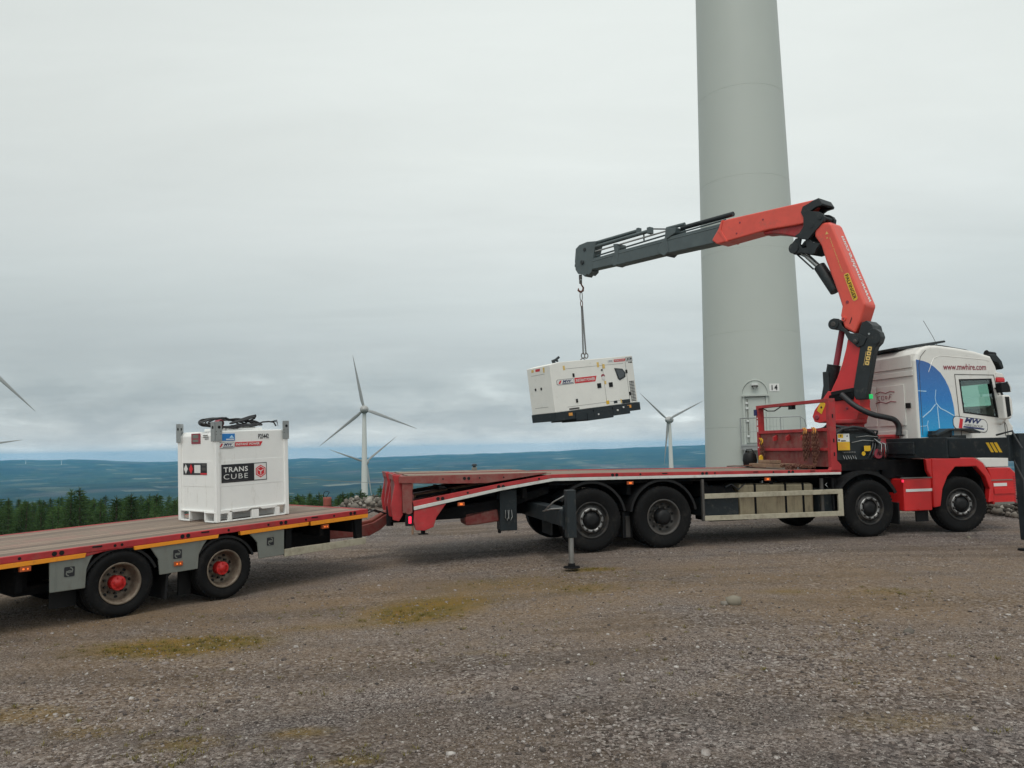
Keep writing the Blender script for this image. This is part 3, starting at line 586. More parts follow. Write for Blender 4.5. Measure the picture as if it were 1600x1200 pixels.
# ---- lower cab: arch, bumper, step box
b = MB(); b.prism([(6.76, 1.41), (7.335, 1.415), (7.72, 1.41), (7.924, 1.30), (8.081, 1.036), (8.128, .795), (8.107, .557), (7.99, .54), (8.038, .80), (7.947, 1.04), (7.763, 1.237), (7.277, 1.24), (7.088, 1.063), (6.961, .831), (6.893, .51), (6.75, .49)], -.02, .10, 'gloss_red'); b.prism([(6.64, 1.40), (6.80, 1.40), (6.76, 1.0), (6.66, 1.18)], .0, .08, 'gloss_red'); b.build('wheel_arch', truck, .02, 3)
b = MB(); b.prism([(6.9, .6), (7.0, 1.0), (7.28, 1.22), (7.76, 1.22), (7.94, 1.0), (8.0, .6), (8.05, 1.3), (6.9, 1.38)], .1, 2.4, 'chassis'); b.build('wheel_well', truck)
b = MB(); b.prism([(7.78, 1.398), (8.545, 1.398), (8.53, 1.212), (8.0, 1.213), (7.93, 1.3)], .0, .3, 'cab_white'); b.build('lower_door_panel', truck, .015)
b = MB(); b.prism([(8.03, 1.208), (8.57, 1.20), (8.70, 1.08), (8.66, .52), (8.6, .50), (8.12, .50), (8.14, .8), (8.09, 1.04)], .0, 2.46, 'gloss_red'); bp_ = b.build('front_bumper', truck, .02, 3)
b = MB()
b.box(8.15, 8.46, -.004, .002, .845, .905, 'sign_white'); b.box(8.1, 8.6, -.01, .002, .955, .972, 'panel_grey'); b.box(8.14, 8.6, -.012, .002, .50, .54, 'panel_grey'); b.box(8.14, 8.62, -.02, .0, .70, .80, 'gloss_red')
for k in range(12): b.box(8.62, 8.685, -.006, .004, .52+.045*k, .535+.045*k, 'maroon')
b.build('bumper_trim', bp_)
b = MB(); b.prism([(6.13, 1.04), (6.76, 1.05), (6.74, .44), (6.125, .44)], .02, .5, 'gloss_red'); sb = b.build('storage_box', truck, .02, 3)
b = MB(); b.box(6.17, 6.75, .012, .02, .80, .85, 'sign_white'); b.box(6.10, 6.76, .0, .06, 1.05, 1.065, 'panel_grey'); b.box(6.10, 6.12, .0, .03, .98, 1.03, 'lamp_red'); b.build('box_trim', sb)
b = MB(); b.box(5.9, 8.5, .3, 2.3, 1.05, 1.40, 'chassis'); b.box(6.15, 6.75, .5, 2.2, .6, 1.1, 'chassis'); b.build('engine_bay', truck)

# ================================================================== crane boom, own local frame (x = outwards along the boom)
CR = ((5.85, 1.25, 0), (0, 0, radians(128-13.7)))
def cpart(b, name, parent=None, bevel=0., seg=2):
    if parent is None: return b.build(name, truck, bevel, seg, loc=CR[0], rot=CR[1])
    return b.build(name, parent, bevel, seg)
def chamfer_prism(b, poly, hw, m, ch=.05, inset=.04):
    """box beam with chamfered long edges: centre slab full width, outer slabs slightly inset"""
    cx = sum(p[0] for p in poly)/len(poly); cz = sum(p[1] for p in poly)/len(poly)
    b.prism(poly, -hw, hw, m)
# column
b = MB(); b.prism([(-.28, 3.809), (-.535, 3.606), (-.472, 3.192), (-.361, 2.75), (.0, 2.60), (.23, 2.55), (.19, 2.66), (.10, 2.85), (-.012, 3.04), (-.129, 3.302), (-.235, 3.619)], -.2, .2, 'column_red')
b.prism([(.347, 2.595), (.19, 2.79), (.0, 2.78), (-.361, 2.801), (-.466, 2.584), (-.452, 2.358), (-.384, 2.19), (.244, 2.177), (.414, 2.15), (.52, 2.18), (.56, 2.29), (.507, 2.42)], -.2, .22, 'column_red')
b.lathe([(.001, 2.2), (.38, 2.2), (.38, 2.12), (.33, 2.1), (.33, 1.3), (.42, 1.25), (.42, 1.0)], 'truck_red', 32, (-.05, 0, 0), 'z')
b.cyl((.455, -.24, 2.27), (.455, .24, 2.27), .05, 'maroon'); b.box(-.52, -.44, -.1, .18, 2.3, 2.42, 'crane_red')
b.cyl((-.2, .2, 2.42), (-.2, .235, 2.42), .03, 'maroon')
col = cpart(b, 'crane_column', None, .012)
b = MB(); b.prism([(.15, 2.70), (-.36, 2.80), (-.36, 2.60), (.0, 2.58), (.17, 2.60)], .2, .26, 'chassis'); b.prism([(.1, 2.77), (-.36, 2.82), (-.36, 2.74), (.1, 2.69)], .2, .27, 'black'); cpart(b, 'hose_tray', col, .01)
b = MB(); b.prism([(.335, 2.62), (.25, 2.53), (.35, 2.33), (.45, 2.41)], .215, .226, 'yellow'); cpart(b, 'warning_label', col)
b = MB(); flat(b, [(0, -.03), (.025, 0), (0, .03), (-.025, 0)], (.345, .228, 2.47), (-1, 0, 0), (0, 0, 1), 'ink', lift=.003); cpart(b, 'warning_symbol', col)
# lift cylinder
b = MB(); b.cyl((.15, .0, 3.337), (.36, .0, 2.50), .13, 'crane_black', 20); b.box(.19, .32, -.16, .16, 2.6, 3.2, 'crane_black', None); cpart(b, 'lift_cylinder', None, .01)
b = MB(); b.cyl((-.085, .0, 4.10), (.10, .0, 3.33), .06, 'maroon', 18); b.cyl((-.01, -.17, 4.02), (.17, -.17, 3.3), .012, 'steel', 8); cpart(b, 'piston_rod', None)
# knee linkage
b = MB(); knee = [(-.031, 4.262), (-.133, 4.237), (-.205, 4.07), (-.357, 3.914), (-.43, 3.90), (-.514, 3.894), (-.70, 3.78), (-.62, 3.635), (-.498, 3.61), (-.311, 3.80), (-.239, 3.95), (-.14, 4.001), (-.019, 4.047), (.049, 4.125), (.045, 4.204)]
for y0, y1 in ((.2, .25), (-.25, -.2)): b.prism(knee, y0, y1, 'crane_black')
b.cyl((-.03, -.27, 4.14), (-.03, .27, 4.14), .11, 'crane_black', 24); b.cyl((-.03, .27, 4.14), (-.03, .285, 4.14), .045, 'rim_grey'); b.cyl((-.47, -.26, 3.74), (-.47, .28, 3.74), .065, 'crane_black'); b.cyl((-.47, .28, 3.74), (-.47, .295, 3.74), .03, 'rim_grey')
b.prism([(-.52, 3.9), (-.60, 4.10), (-.70, 4.12), (-.80, 4.02), (-.83, 3.85), (-.70, 3.70), (-.55, 3.72)], -.16, .22, 'crane_black')
cpart(b, 'knee_linkage', None, .01)
# black cover plate down the back of the column, with yellow marking
b = MB(); b.prism([(-.54, 3.62), (-.62, 3.72), (-.693, 3.80), (-.72, 3.92), (-.80, 3.955), (-.875, 3.93), (-.95, 3.86), (-.975, 3.76), (-.93, 3.65), (-.85, 3.58), (-.79, 3.43), (-.595, 2.58), (-.40, 2.58), (-.33, 2.71)], .06, .23, 'crane_black'); cov = cpart(b, 'column_cover', None, .015)
b = MB(); b.cyl((-.85, .23, 3.76), (-.85, .245, 3.76), .12, 'crane_black', 24); b.cyl((-.74, .23, 3.85), (-.74, .24, 3.85), .02, 'steel'); cpart(b, 'cover_disc', cov)
b = MB(); cX = Vector((.235, 0, -.97)).normalized(); cY = Vector((0, 1, 0)).cross(cX)
for k in range(4):
    oo = Vector((-.745, .23, 3.60))+cX*(.095*k); flat(b, rrect(0, .08, -.04, .04, .012, 2), tuple(oo), cX, cY, 'label_gold', lift=.003); flat(b, rrect(.028, .052, -.018, .018, .006, 2), tuple(oo), cX, cY, 'crane_black', lift=.005)
flat(b, [(.1, 0), (.38, 0), (.38, .008), (.1, .008)], tuple(Vector((-.745, .23, 3.60))+cY*-.065), cX, cY, 'label_gold', lift=.003)
cpart(b, 'gold_marking', cov)
b = MB(); b.cyl((-.45, .24, 2.58), (-.72, .24, 2.58), .007, 'black', 6); b.box(-.73, -.675, .20, .25, 2.58, 2.67, 'lamp_green'); cpart(b, 'status_lamp', cov, .01)
# hoses
b = MB(); hp = [Vector(p) for p in ((5.60, .95, 2.70), (5.68, .75, 2.50), (5.80, .6, 2.36), (5.973, .5, 2.265), (6.20, .47, 2.215), (6.36, .45, 2.17), (6.45, .45, 2.08), (6.47, .45, 1.97), (6.45, .45, 1.86))]
hs = []
for i in range(len(hp)-1):
    p0, p1, p2, p3 = hp[max(i-1, 0)], hp[i], hp[i+1], hp[min(i+2, len(hp)-1)]
    for k in range(5):
        t = k/5; hs.append(.5*((2*p1)+(p2-p0)*t+(2*p0-5*p1+4*p2-p3)*t*t+(3*p1-p0-3*p2+p3)*t**3))
b.tube(hs+[hp[-1]], .055, 'rubber_cable', 12); b.build('crane_hose', truck)
# main boom
MBP = [(.30, 6.187), (.178, 6.295), (-.041, 6.262), (-.085, 6.20), (-.695, 4.447), (-.568, 4.12), (-.443, 3.895), (-.23, 4.04), (-.162, 4.30), (-.205, 4.481), (-.13, 4.782), (.09, 5.488), (.17, 5.811), (.30, 6.04)]
b = MB(); b.prism(MBP, -.22, .22, 'crane_red'); boom = cpart(b, 'main_boom', None, .045, 3)
b = MB(); b.cyl((-.33, .22, 4.55), (-.33, .232, 4.55), .03, 'maroon'); b.cyl((-.24, .22, 4.22), (-.24, .245, 4.22), .045, 'crane_red'); b.cyl((-.24, .245, 4.22), (-.24, .25, 4.22), .02, 'maroon'); b.box(.0, .02, -.1, .1, 6.27, 6.29, 'maroon')
b.prism([(-.36, 4.10), (-.345, 4.10), (-.40, 4.24), (-.405, 4.2)], .22, .224, 'ink'); cpart(b, 'boom_bolt', boom)
b = MB()
for dy in (.05, .09, .13): b.tube([(-.20, dy, 4.30), (-.235, dy, 4.48), (-.155, dy, 4.80), (.065, dy, 5.50), (.145, dy, 5.82), (.28, dy, 6.0)], .011, 'rubber_cable', 6)
cpart(b, 'hydraulic_hose', boom)
dirb = Vector((-.61, 0, -1.753)).normalized()    # down the back edge
perp = Vector((.944, 0, -.329))
lab = MB(); O = Vector((-.285, .2215, 5.18)); dl = Vector((-.285, 0, -.955)).normalized(); pl = Vector((.955, 0, -.285))
flat(lab, rrect(0, .60, -.02, .10, .04), O, dl, pl*-1, 'crane_red', lift=-.004)
lab = MB(); Xl = dl; Yl = Vector((0, 1, 0)).cross(Xl)   # Xl x Yl = +y
flat(lab, rrect(0, .60, -.055, .055, .04), (-.335, .222, 5.13), Xl, Yl, 'label_gold', lift=.004); flat(lab, rrect(.01, .59, -.046, .046, .036), (-.335, .222, 5.13), Xl, Yl, 'yellow', lift=.006); cpart(lab, 'label_plate', boom)
lettering(boom, 'PALFINGER', tuple(Vector((-.335, .222, 5.13))+Xl*.03-Yl*.035), Xl, Yl, .54, .07, 'ink', bold=.02, lift=.008)
lettering(boom, 'www.mwhire.com', tuple(Vector((-.05, .222, 5.95))-Yl*.03), Xl, Yl, .8, .03, 'label_gold', lift=.002)
b = MB(); flat(b, [(0, 0), (.07, 0), (.035, .06)], (.06, .222, 6.02), (-1, 0, 0), Y, 'label_gold', lift=.002); flat(b, [(0, 0), (.04, 0), (.02, .035)], (.045, .222, 5.93), (-1, 0, 0), Y, 'label_gold', lift=.002); cpart(b, 'safety_label', boom)
# big web address down the back face: plane through the back edge, normal outwards (-x, up)
tX = Vector((.61, 0, 1.753)).normalized(); tY = Vector((0, 1, 0)); nb = tX.cross(tY)   # reading direction runs up the boom
lettering(boom, 'www.mwhire.com', (-.672, -.085, 4.51), tX, tY, 1.55, .15, 'sign_white', bold=.02, lift=.004)
# jib (outer boom)
b = MB(); b.prism([(.283, 6.82), (2.45, 6.945), (2.575, 6.927), (2.903, 6.55), (2.754, 6.419), (1.385, 6.44), (.739, 6.38), (.50, 6.37), (.42, 6.62)], -.22, .22, 'crane_red')
b.prism([(1.552, 6.44), (1.552, 6.378), (1.312, 6.343), (1.079, 6.274), (.778, 6.147), (.537, 6.167), (.523, 6.44)], -.16, .16, 'truck_red'); jib = cpart(b, 'jib_boom', None, .035, 3)
b = MB(); b.prism([(2.55, 6.95), (2.60, 6.94), (2.70, 6.72), (2.50, 6.42), (2.45, 6.42), (2.62, 6.72)], -.235, .235, 'crane_red')
for x, z in ((2.1, 6.78), (2.2, 6.55), (2.62, 6.8), (1.5, 6.7)): b.cyl((x, .22, z), (x, .232, z), .018, 'maroon', 10)
cpart(b, 'jib_collar', jib, .008)
b = MB()
cast = [(.267, 6.80), (.151, 6.816), (.08, 6.681), (.097, 6.645), (.233, 6.64), (.352, 6.589), (.168, 6.53), (.09, 6.469), (.05, 6.392), (.07, 6.31), (.17, 6.22), (.329, 6.1), (.44, 6.0), (.62, 6.06), (.748, 6.147), (.625, 6.188), (.53, 6.30), (.519, 6.494), (.572, 6.618), (.521, 6.73), (.388, 6.76)]
b.prism(cast, .16, .245, 'crane_black'); b.prism(cast, -.245, -.16, 'crane_black'); b.prism([(.267, 6.80), (.151, 6.816), (.08, 6.681), (.10, 6.66), (.26, 6.7), (.4, 6.74)], -.16, .16, 'crane_black')
for y0, y1 in ((.14, .2), (-.2, -.14)):
    b.prism([(.46, 6.06), (.36, 5.93), (.191, 5.869), (.282, 5.78), (.33, 5.69), (.403, 5.68), (.50, 5.82), (.53, 6.05)], y0, y1, 'crane_black')
    b.prism([(.403, 5.684), (.647, 5.775), (.80, 5.76), (.90, 5.85), (.90, 5.95), (.75, 6.1), (.62, 6.1), (.66, 5.95), (.61, 5.86), (.50, 5.85)], y0+.003, y1-.003, 'crane_black')
b.cyl((.80, -.22, 5.90), (.80, .22, 5.90), .115, 'crane_black', 24); b.cyl((.14, -.26, 6.40), (.14, .26, 6.40), .05, 'crane_black'); b.cyl((.36, -.25, 6.30), (.36, .25, 6.30), .08, 'crane_black')
cpart(b, 'jib_hinge', None, .01)
b = MB(); b.cyl((.35, 0, 5.44), (.02, 0, 4.86), .12, 'crane_black', 20); cpart(b, 'jib_cylinder', None)
b = MB(); b.cyl((.75, 0, 5.86), (.35, 0, 5.42), .055, 'steel', 18); b.cyl((.83, .12, 5.83), (.42, .12, 5.38), .018, 'crane_black', 8); b.cyl((.63, .12, 5.84), (.3, .12, 5.46), .018, 'crane_black', 8); cpart(b, 'jib_piston_rod', None)
# telescopic extensions
def ext(x0, x1, zt0, zb0, zt1, zb1, hw, nm='boom_extension'):
    b = MB(); b.prism([(x0, zt0), (x0, zb0+.07), (x0, zb0), (x1, zb1), (x1, zt1)], -hw, hw, 'boom_grey')
    b.prism([(x0, zt0-.06), (x0, zt0-.10), (x1, zt1-.10), (x1, zt1-.06)], -hw-.008, hw+.008, 'boom_grey')
    return cpart(b, nm, jib, .03, 2)
ext(2.4, 4.3, 6.90, 6.46, 6.95, 6.54, .185); ext(4.2, 6.05, 6.95, 6.56, 6.98, 6.60, .16); ext(6.0, 7.1, 6.98, 6.64, 6.98, 6.68, .135)
b = MB(); b.prism([(4.30, 7.167), (3.953, 7.12), (4.0, 6.99), (4.268, 6.90), (4.238, 6.563), (4.374, 6.488), (4.53, 6.58), (4.57, 6.70), (4.33, 6.96)], -.205, .205, 'boom_grey'); cpart(b, 'extension_collar', jib, .015); b = MB(); b.prism([(6.158, 7.20), (6.006, 7.18), (5.991, 6.98), (6.007, 6.61), (6.16, 6.59), (6.24, 6.67), (6.119, 6.975)], -.175, .175, 'boom_grey'); cpart(b, 'extension_collar', jib, .015)
b = MB(); b.cyl((2.42, 0, 7.10), (3.95, 0, 7.13), .058, 'crane_black', 16); b.cyl((3.85, .0, 7.21), (4.42, .0, 7.23), .045, 'boom_grey', 12); b.cyl((4.93, .09, 7.28), (6.95, .09, 7.30), .05, 'boom_grey', 14); b.cyl((5.45, -.08, 7.44), (7.0, -.08, 7.47), .05, 'boom_grey', 14)
b.cyl((4.35, .1, 7.14), (7.0, .1, 7.17), .022, 'steel', 10); b.cyl((4.3, .05, 7.06), (7.0, .05, 7.05), .022, 'boom_grey', 10); b.cyl((2.6, .05, 7.0), (4.4, .05, 7.02), .02, 'boom_grey', 10)
b.tube([(4.35, -.1, 7.22), (5.0, -.1, 7.38), (5.5, -.1, 7.36), (6.5, -.1, 7.33)], .018, 'rubber_cable', 8); b.box(4.85, 4.95, .02, .16, 7.2, 7.36, 'boom_grey'); b.box(5.4, 5.48, -.14, -.02, 7.37, 7.5, 'boom_grey'); b.cyl((5.2, -.0, 7.1), (5.2, .0, 7.35), .02, 'boom_grey', 8)
cpart(b, 'extension_cylinder', jib, .0)
b = MB(); b.prism([(7.52, 7.48), (7.2, 7.50), (6.83, 7.44), (6.95, 7.1), (7.05, 6.62), (7.18, 6.55), (7.24, 6.60), (7.33, 6.53), (7.42, 6.60), (7.60, 6.66), (7.70, 6.80), (7.72, 7.05), (7.67, 7.40)], -.14, .14, 'boom_grey'); b.cyl((7.4, -.18, 6.95), (7.4, .18, 6.95), .06, 'crane_black'); b.box(7.72, 7.84, -.04, .04, 6.92, 7.0, 'crane_black'); b.cyl((7.65, 0, 7.12), (7.83, 0, 7.12), .01, 'crane_black', 6); b.cyl((7.3, -.16, 7.3), (7.3, .16, 7.3), .05, 'crane_black'); cpart(b, 'boom_head', jib, .02)

# ================================================================== lifting chain (hangs from the boom head)
def cworld(a, y, z):
    th = radians(128); c0 = Vector((1.34, 13.02))+Vector((cos(radians(13.7)), sin(radians(13.7))))*5.85+Vector((-sin(radians(13.7)), cos(radians(13.7))))*1.25
    return Vector((c0.x+a*cos(th)-y*sin(th), c0.y+a*sin(th)+y*cos(th), z))
lc = empty('lifting_chain', tuple(cworld(7.65, 0, 6.62)), radians(10), 'rusty lifting chain with hook hanging from the grey boom head down to the generator', 'chain')
b = MB(); b.box(-.045, .045, -.02, .02, -.10, .04, 'chain_steel'); b.cyl((0, -.03, -.02), (0, .03, -.02), .02, 'lamp_glass', 10); b.cyl((0, -.03, -.10), (0, .03, -.10), .02, 'lamp_glass', 10); b.box(-.04, .04, -.02, .02, -.22, -.10, 'chain_steel'); b.build('swivel', lc, .006)
b = MB(); b.tube([(.0, 0, -.2), (.03, 0, -.26), (.075, 0, -.33), (.06, 0, -.42), (-.01, 0, -.46), (-.075, 0, -.41), (-.07, 0, -.35)], [.02, .022, .026, .032, .034, .03, .012], 'chain_rust', 10); b.build('hook', lc)
b = MB(); b.tube([(.035*cos(a)+.005, 0, -.58+.14*sin(a)) for a in [2*pi*k/18 for k in range(18)]], .012, 'chain_steel', 8, closed=True); b.tube([(.03*cos(a)+.012, .0, -.80+.09*sin(a)) for a in [2*pi*k/14 for k in range(14)]], .013, 'chain_rust', 8, closed=True); b.build('master_link', lc)
def link(b, c, ang, L=.034, W=.017, r=.0065, m='chain_rust', tilt=None):
    M = Matrix.Rotation(ang, 3, 'Z'); pts = []
    for k in range(12):
        a = 2*pi*k/12; p = Vector((W*cos(a), 0, L*sin(a))); pts.append(c+(M @ p))
    b.tube(pts, r, m, 5, closed=True)
topz, botz = -.88, -2.24
for sx in (-1, 1):
    b = MB(); n = 26
    for k in range(n):
        t = (k+.5)/n; c = Vector((.02+sx*(.012+.03*t)+.04*t, sx*.01, topz+(botz-topz)*t)); link(b, c, (k % 2)*pi/2+.4, .036, .021, .0095, 'chain_steel')
    b.build('chain_leg', lc)
for sx in (-1, 1):
    b = MB(); b.tube([(.06+sx*.05+.05*cos(a), sx*.01, botz-.05+.07*sin(a)) for a in [2*pi*k/16 for k in range(16)]], .016, 'chain_steel', 8, closed=True); b.build('end_hook', lc)

# ================================================================== generator
G = Matrix.Translation((1.993, 21.647, 3.497)) @ Matrix.Rotation(.513, 4, 'Z') @ Matrix.Rotation(-.115, 4, 'Y') @ Matrix.Rotation(-.005, 4, 'X')
gen = empty('generator', (0, 0, 0), 0, 'cream boxy diesel generator on a black base, tilted and hanging from the crane chain', 'generator'); gen.matrix_world = G
l, w, h = 1.405, .604, .67
b = MB(); b.prism([(-l, -h), (l, -h), (l, h-.02), (l-.02, h), (-l+.30, h), (-l, h-.05)], -w, w, 'gen_cream'); can = b.build('canopy', gen, .03, 3)
b = MB()
def gl(x0, z0, x1, z1, y=-w-.001): b.box(min(x0, x1)-.003, max(x0, x1)+.003, y-.002, y+.01, min(z0, z1)-.003, max(z0, z1)+.003, 'rim_grey')
gl(.32, -.62, .32, .52); gl(-.95, .47, .32, .47); gl(-1.0, -.56, .32, -.56); gl(1.13, -.6, 1.13, .5); gl(.40, .47, 1.05, .47); gl(.40, -.56, 1.1, -.56)
b.build('panel_seam', can)
b = MB()
b.box(-l-.008, l+.05, -w-.02, w+.02, -h-.225, -h-.003, 'gen_black')
b.box(-l+.62, l-.35, -w-.04, w+.04, -h-.29, -h-.06, 'gen_black'); b.box(-.42, .45, -w-.055, w+.055, -h-.33, -h-.1, 'gen_black')
for x in (-.2, .45): b.box(x, x+.006, -w-.058, -w-.0, -h-.25, -h-.05, 'chassis')
bs = b.build('base_frame', gen, .012)
b = MB(); 
for x, z in ((-.05, -h-.19), (.62, -h-.15), (.83, -h-.09)): b.cyl((x, -w-.04, z), (x, -w-.066, z), .025, 'sign_white', 10)
b.build('drain_plug', bs)
b = MB(); b.box(-1.0, -.88, -w-.026, -w-.02, -h-.13, -h-.05, 'hook_orange'); b.box(1.0, 1.13, -w-.026, -w-.02, -h-.13, -h-.05, 'hook_orange'); b.build('base_label', bs)
XX = (1, 0, 0); ZZ = (0, 0, 1)
b = MB()
for x, z in ((-.68, .28), (-.67, -.42), (1.13, .23), (1.16, -.4)): b.box(x-.03, x+.03, -w-.018, -w, z-.05, z+.05, 'black')
for x, z in ((.13, -.08), (.53, -.09)): b.box(x-.065, x+.065, -w-.016, -w, z-.065, z+.065, 'black')
b.build('door_latch', can, .006)
b = MB(); b.prism([(.72, .36), (1.0, .32), (1.09, .2), (1.07, .08), (.86, -.0), (.80, .06)], -w-.012, -w, 'gen_black'); b.prism([(.76, .33), (.98, .30), (1.05, .2), (1.03, .1), (.86, .04), (.83, .08)], -w-.015, -w-.01, 'dark_glass'); b.build('control_window', can, .006)
b = MB()
for r_ in range(2):
    for k in range(14): b.box(1.19+r_*.09, 1.27+r_*.085, -w-.006, -w+.002, -.62+.042*k, -.60+.042*k, 'ink')
for r_ in range(2):
    b.box(1.185+r_*.09, 1.19+r_*.09, -w-.004, -w+.002, -.62, -.04, 'rim_grey')
b.build('air_vent', can)
b = MB(); b.prism(rrect(-1.25, -.68, .05, .20, .05), -w-.004, -w+.002, 'ink'); b.prism(rrect(-1.24, -.69, .058, .192, .045), -w-.006, -w+.002, 'sign_white'); b.prism([(-.66, .05), (.02, .05), (.08, .20), (-.66, .20)], -w-.005, -w+.002, 'sign_red'); b.prism([(-1.2, .08), (-1.14, .08), (-1.09, .17), (-1.14, .17)], -w-.009, -w, 'sign_red'); b.prism([(-1.08, .072), (-.74, .072), (-.72, .09), (-1.07, .09)], -w-.009, -w, 'navy')
b.prism(rrect(.52, .72, .52, .61, .02), -w-.005, -w+.002, 'sign_white'); b.prism([(.74, .53), (1.12, .53), (1.15, .60), (.74, .60)], -w-.005, -w+.002, 'sign_red')
b.prism([(.14, .57), (.21, .57), (.21, .43), (.14, .43)], -w-.005, -w, 'label_gold'); b.prism([(.32, .50), (.40, .50), (.40, .38), (.32, .38)], -w-.007, -w, 'label_gold'); b.prism([(-.99, .56), (-.93, .56), (-.93, .44), (-.99, .44)], -w-.005, -w, 'label_gold'); b.prism([(.32, .03), (.38, .03), (.38, -.06), (.32, -.06)], -w-.005, -w, 'label_gold')
b.prism([(.3, -.62), (.40, -.62), (.40, -.52), (.3, -.52)], -w-.005, -w, 'yellow'); b.prism([(-.95, -.645), (-.62, -.645), (-.62, -.60), (-.95, -.60)], -w-.005, -w, 'rim_grey'); b.prism([(.85, -.655), (1.13, -.655), (1.13, -.55), (.85, -.55)], -w-.012, -w, 'gen_black'); b.prism([(.56, -.62), (.68, -.62), (.68, -.55), (.56, -.55)], -w-.008, -w, 'gen_black'); b.prism([(.80, -.64), (.84, -.64), (.84, -.53), (.80, -.53)], -w-.008, -w, 'label_gold')
b.prism(disc(.30, .17, .06), -w-.010, -w, 'maroon'); b.prism(disc(.30, .12, .055), -w-.013, -w, 'sign_white'); b.prism(disc(.28, .34, .03, 10), -w-.006, -w, 'rim_grey')
dec = b.build('label_panel', can)
lettering(can, 'MW', (-1.06, -w-.006, .10), XX, ZZ, .30, .075, 'navy', shear=.3, bold=.03); lettering(can, 'INSTANT POWER', (-.63, -w-.006, .085), XX, ZZ, .64, .08, 'sign_white', bold=.025, shear=.15)
lettering(can, 'INSTANT POWER', (.76, -w-.006, .548), XX, ZZ, .34, .035, 'sign_white', bold=.02); lettering(can, 'MW', (.56, -w-.006, .54), XX, ZZ, .12, .05, 'navy')
b = MB(); b.prism(rrect(1.16, 1.40, .52, .63, .008, 2), -w-.005, -w+.002, 'ink'); b.prism(rrect(1.168, 1.392, .528, .622, .006, 2), -w-.007, -w+.002, 'sign_white'); b.build('maker_plate', can)
lettering(can, 'JCB', (1.185, -w-.0085, .54), XX, ZZ, .19, .07, 'ink', bold=.05); b = MB(); b.box(1.24, 1.27, -w-.003, -w, .465, .50, 'rim_grey'); b.box(1.285, 1.38, -w-.003, -w, .465, .50, 'rim_grey'); b.build('rating_mark', can)
# left end face (normal -x)
b = MB(); 
for y in (-.05, .25): b.box(-l-.012, -l, y-.035, y+.035, -.02, .05, 'black')
b.build('end_latch', can, .006)
b = MB(); flat(b, [(0, 0), (.22, 0), (.25, .07), (0, .07)], (-l, .14, .50), (0, -1, 0), ZZ, 'sign_red', lift=.004); flat(b, [(0, 0), (.12, 0), (.12, .07), (0, .07)], (-l, .36, .50), (0, -1, 0), ZZ, 'label_gold', lift=.003); flat(b, [(0, 0), (.07, 0), (.09, .14), (.0, .14)], (-l, -.25, .44), (0, -1, 0), ZZ, 'label_gold', lift=.003)
flat(b, [(0, 0), (.7, 0), (.7, .006), (0, .006)], (-l, .4, .40), (0, -1, 0), ZZ, 'rim_grey', lift=.003); flat(b, [(0, 0), (.7, 0), (.7, .006), (0, .006)], (-l, .4, -.50), (0, -1, 0), ZZ, 'rim_grey', lift=.003); b.build('end_label', can)
b = MB(); b.cyl((-.93, -.1, h-.02), (-.93, -.1, h+.09), .05, 'gen_black'); b.tube([(-.98, -.1, h+.07), (-.86, -.1, h+.10), (-.74, -.1, h+.17)], .035, 'gen_black', 10); b.cyl((-.86, -.1, h+.12), (-.80, -.1, h+.05), .03, 'gen_black'); b.build('exhaust', gen)
b = MB(); b.tube([(.05, 0, h-.02), (.05, 0, h+.05), (.12, 0, h+.09), (.19, 0, h+.05), (.19, 0, h-.02)], .018, 'chain_steel', 8); b.box(-.55, -.35, -.2, .2, h-.01, h+.015, 'gen_cream'); b.build('lifting_eye', gen)

# ================================================================== TRAILER (x along it to the front, y away from its near side)
trailer = empty('flatbed_trailer', (-4.685, 9.275, -.15), radians(50.5), 'low red flatbed trailer with orange side stripe and timber deck carrying the white tank', 'trailer')
tz = lambda s: .888+.0305*s
R0, R1 = -3.6, 3.755
b = MB(); b.prism([(R0, tz(R0)-.004), (R1-.05, tz(R1)-.008), (R1-.05, tz(R1)-.05), (R0, tz(R0)-.05)], .062, 2.43, 'deck_boards'); b.build('deck', trailer)
for y0, y1 in ((0, .06), (2.432, 2.49)):
    b = MB(); b.prism([(R0, tz(R0)), (R1, tz(R1)), (R1, tz(R1)-.075), (R0, tz(R0)-.075)], y0, y1, 'truck_red')
    b.prism([(-.40, tz(-.4)-.075), (.14, tz(.14)-.075), (.14, tz(.14)-.09), (.0, tz(0)-.08), (-.2, tz(-.2)-.09), (-.40, tz(-.4)-.12)], y0+.005, y1-.005, 'truck_red')
    rl = b.build('side_rail', trailer, .008)
    b = MB()
    for s0, s1, d1 in ((R0, -.40, .05), (.14, 1.24, .045), (1.55, 2.65, .05), (2.68, R1, .058)):
        b.prism([(s0, tz(s0)-.076), (s1, tz(s1)-.076), (s1-.01, tz(s1)-.076-d1), (s0+.01, tz(s0)-.076-d1)], y0-.004, y1+.004, 'orange_tape')
    b.build('reflective_stripe', rl, .003)
    b = MB(); lh = lambda s, r, dzz=.037: b.prism([(s+r*cos(a*pi/8), tz(s)-dzz+r*sin(a*pi/8)) for a in range(16)], y0-.003, y1+.003, 'black')
    for s in (-1.08, -.08, .30 if 0 else .0, 1.38, 1.98, 2.6, 3.1, -2.): lh(s, .017)
    for s in (-.70, .78, 2.22, 3.45, -2.3): lh(s-.035, .027); lh(s+.04, .027)
    for s in (-.28, 1.05, 2.75): b.box(s-.055, s+.055, y0-.004, y1+.004, tz(s)-.03, tz(s)-.012, 'black')
    b.build('lashing_hole', rl)
b = MB(); b.box(R1-.05, R1, .06, 2.432, tz(R1)-.13, tz(R1)+.001, 'truck_red'); b.build('front_beam', trailer, .006)
b = MB(); b.box(R0, 3.6, .75, .85, .45, .80, 'chassis'); b.box(R0, 3.6, 1.6, 1.7, .45, .80, 'chassis')
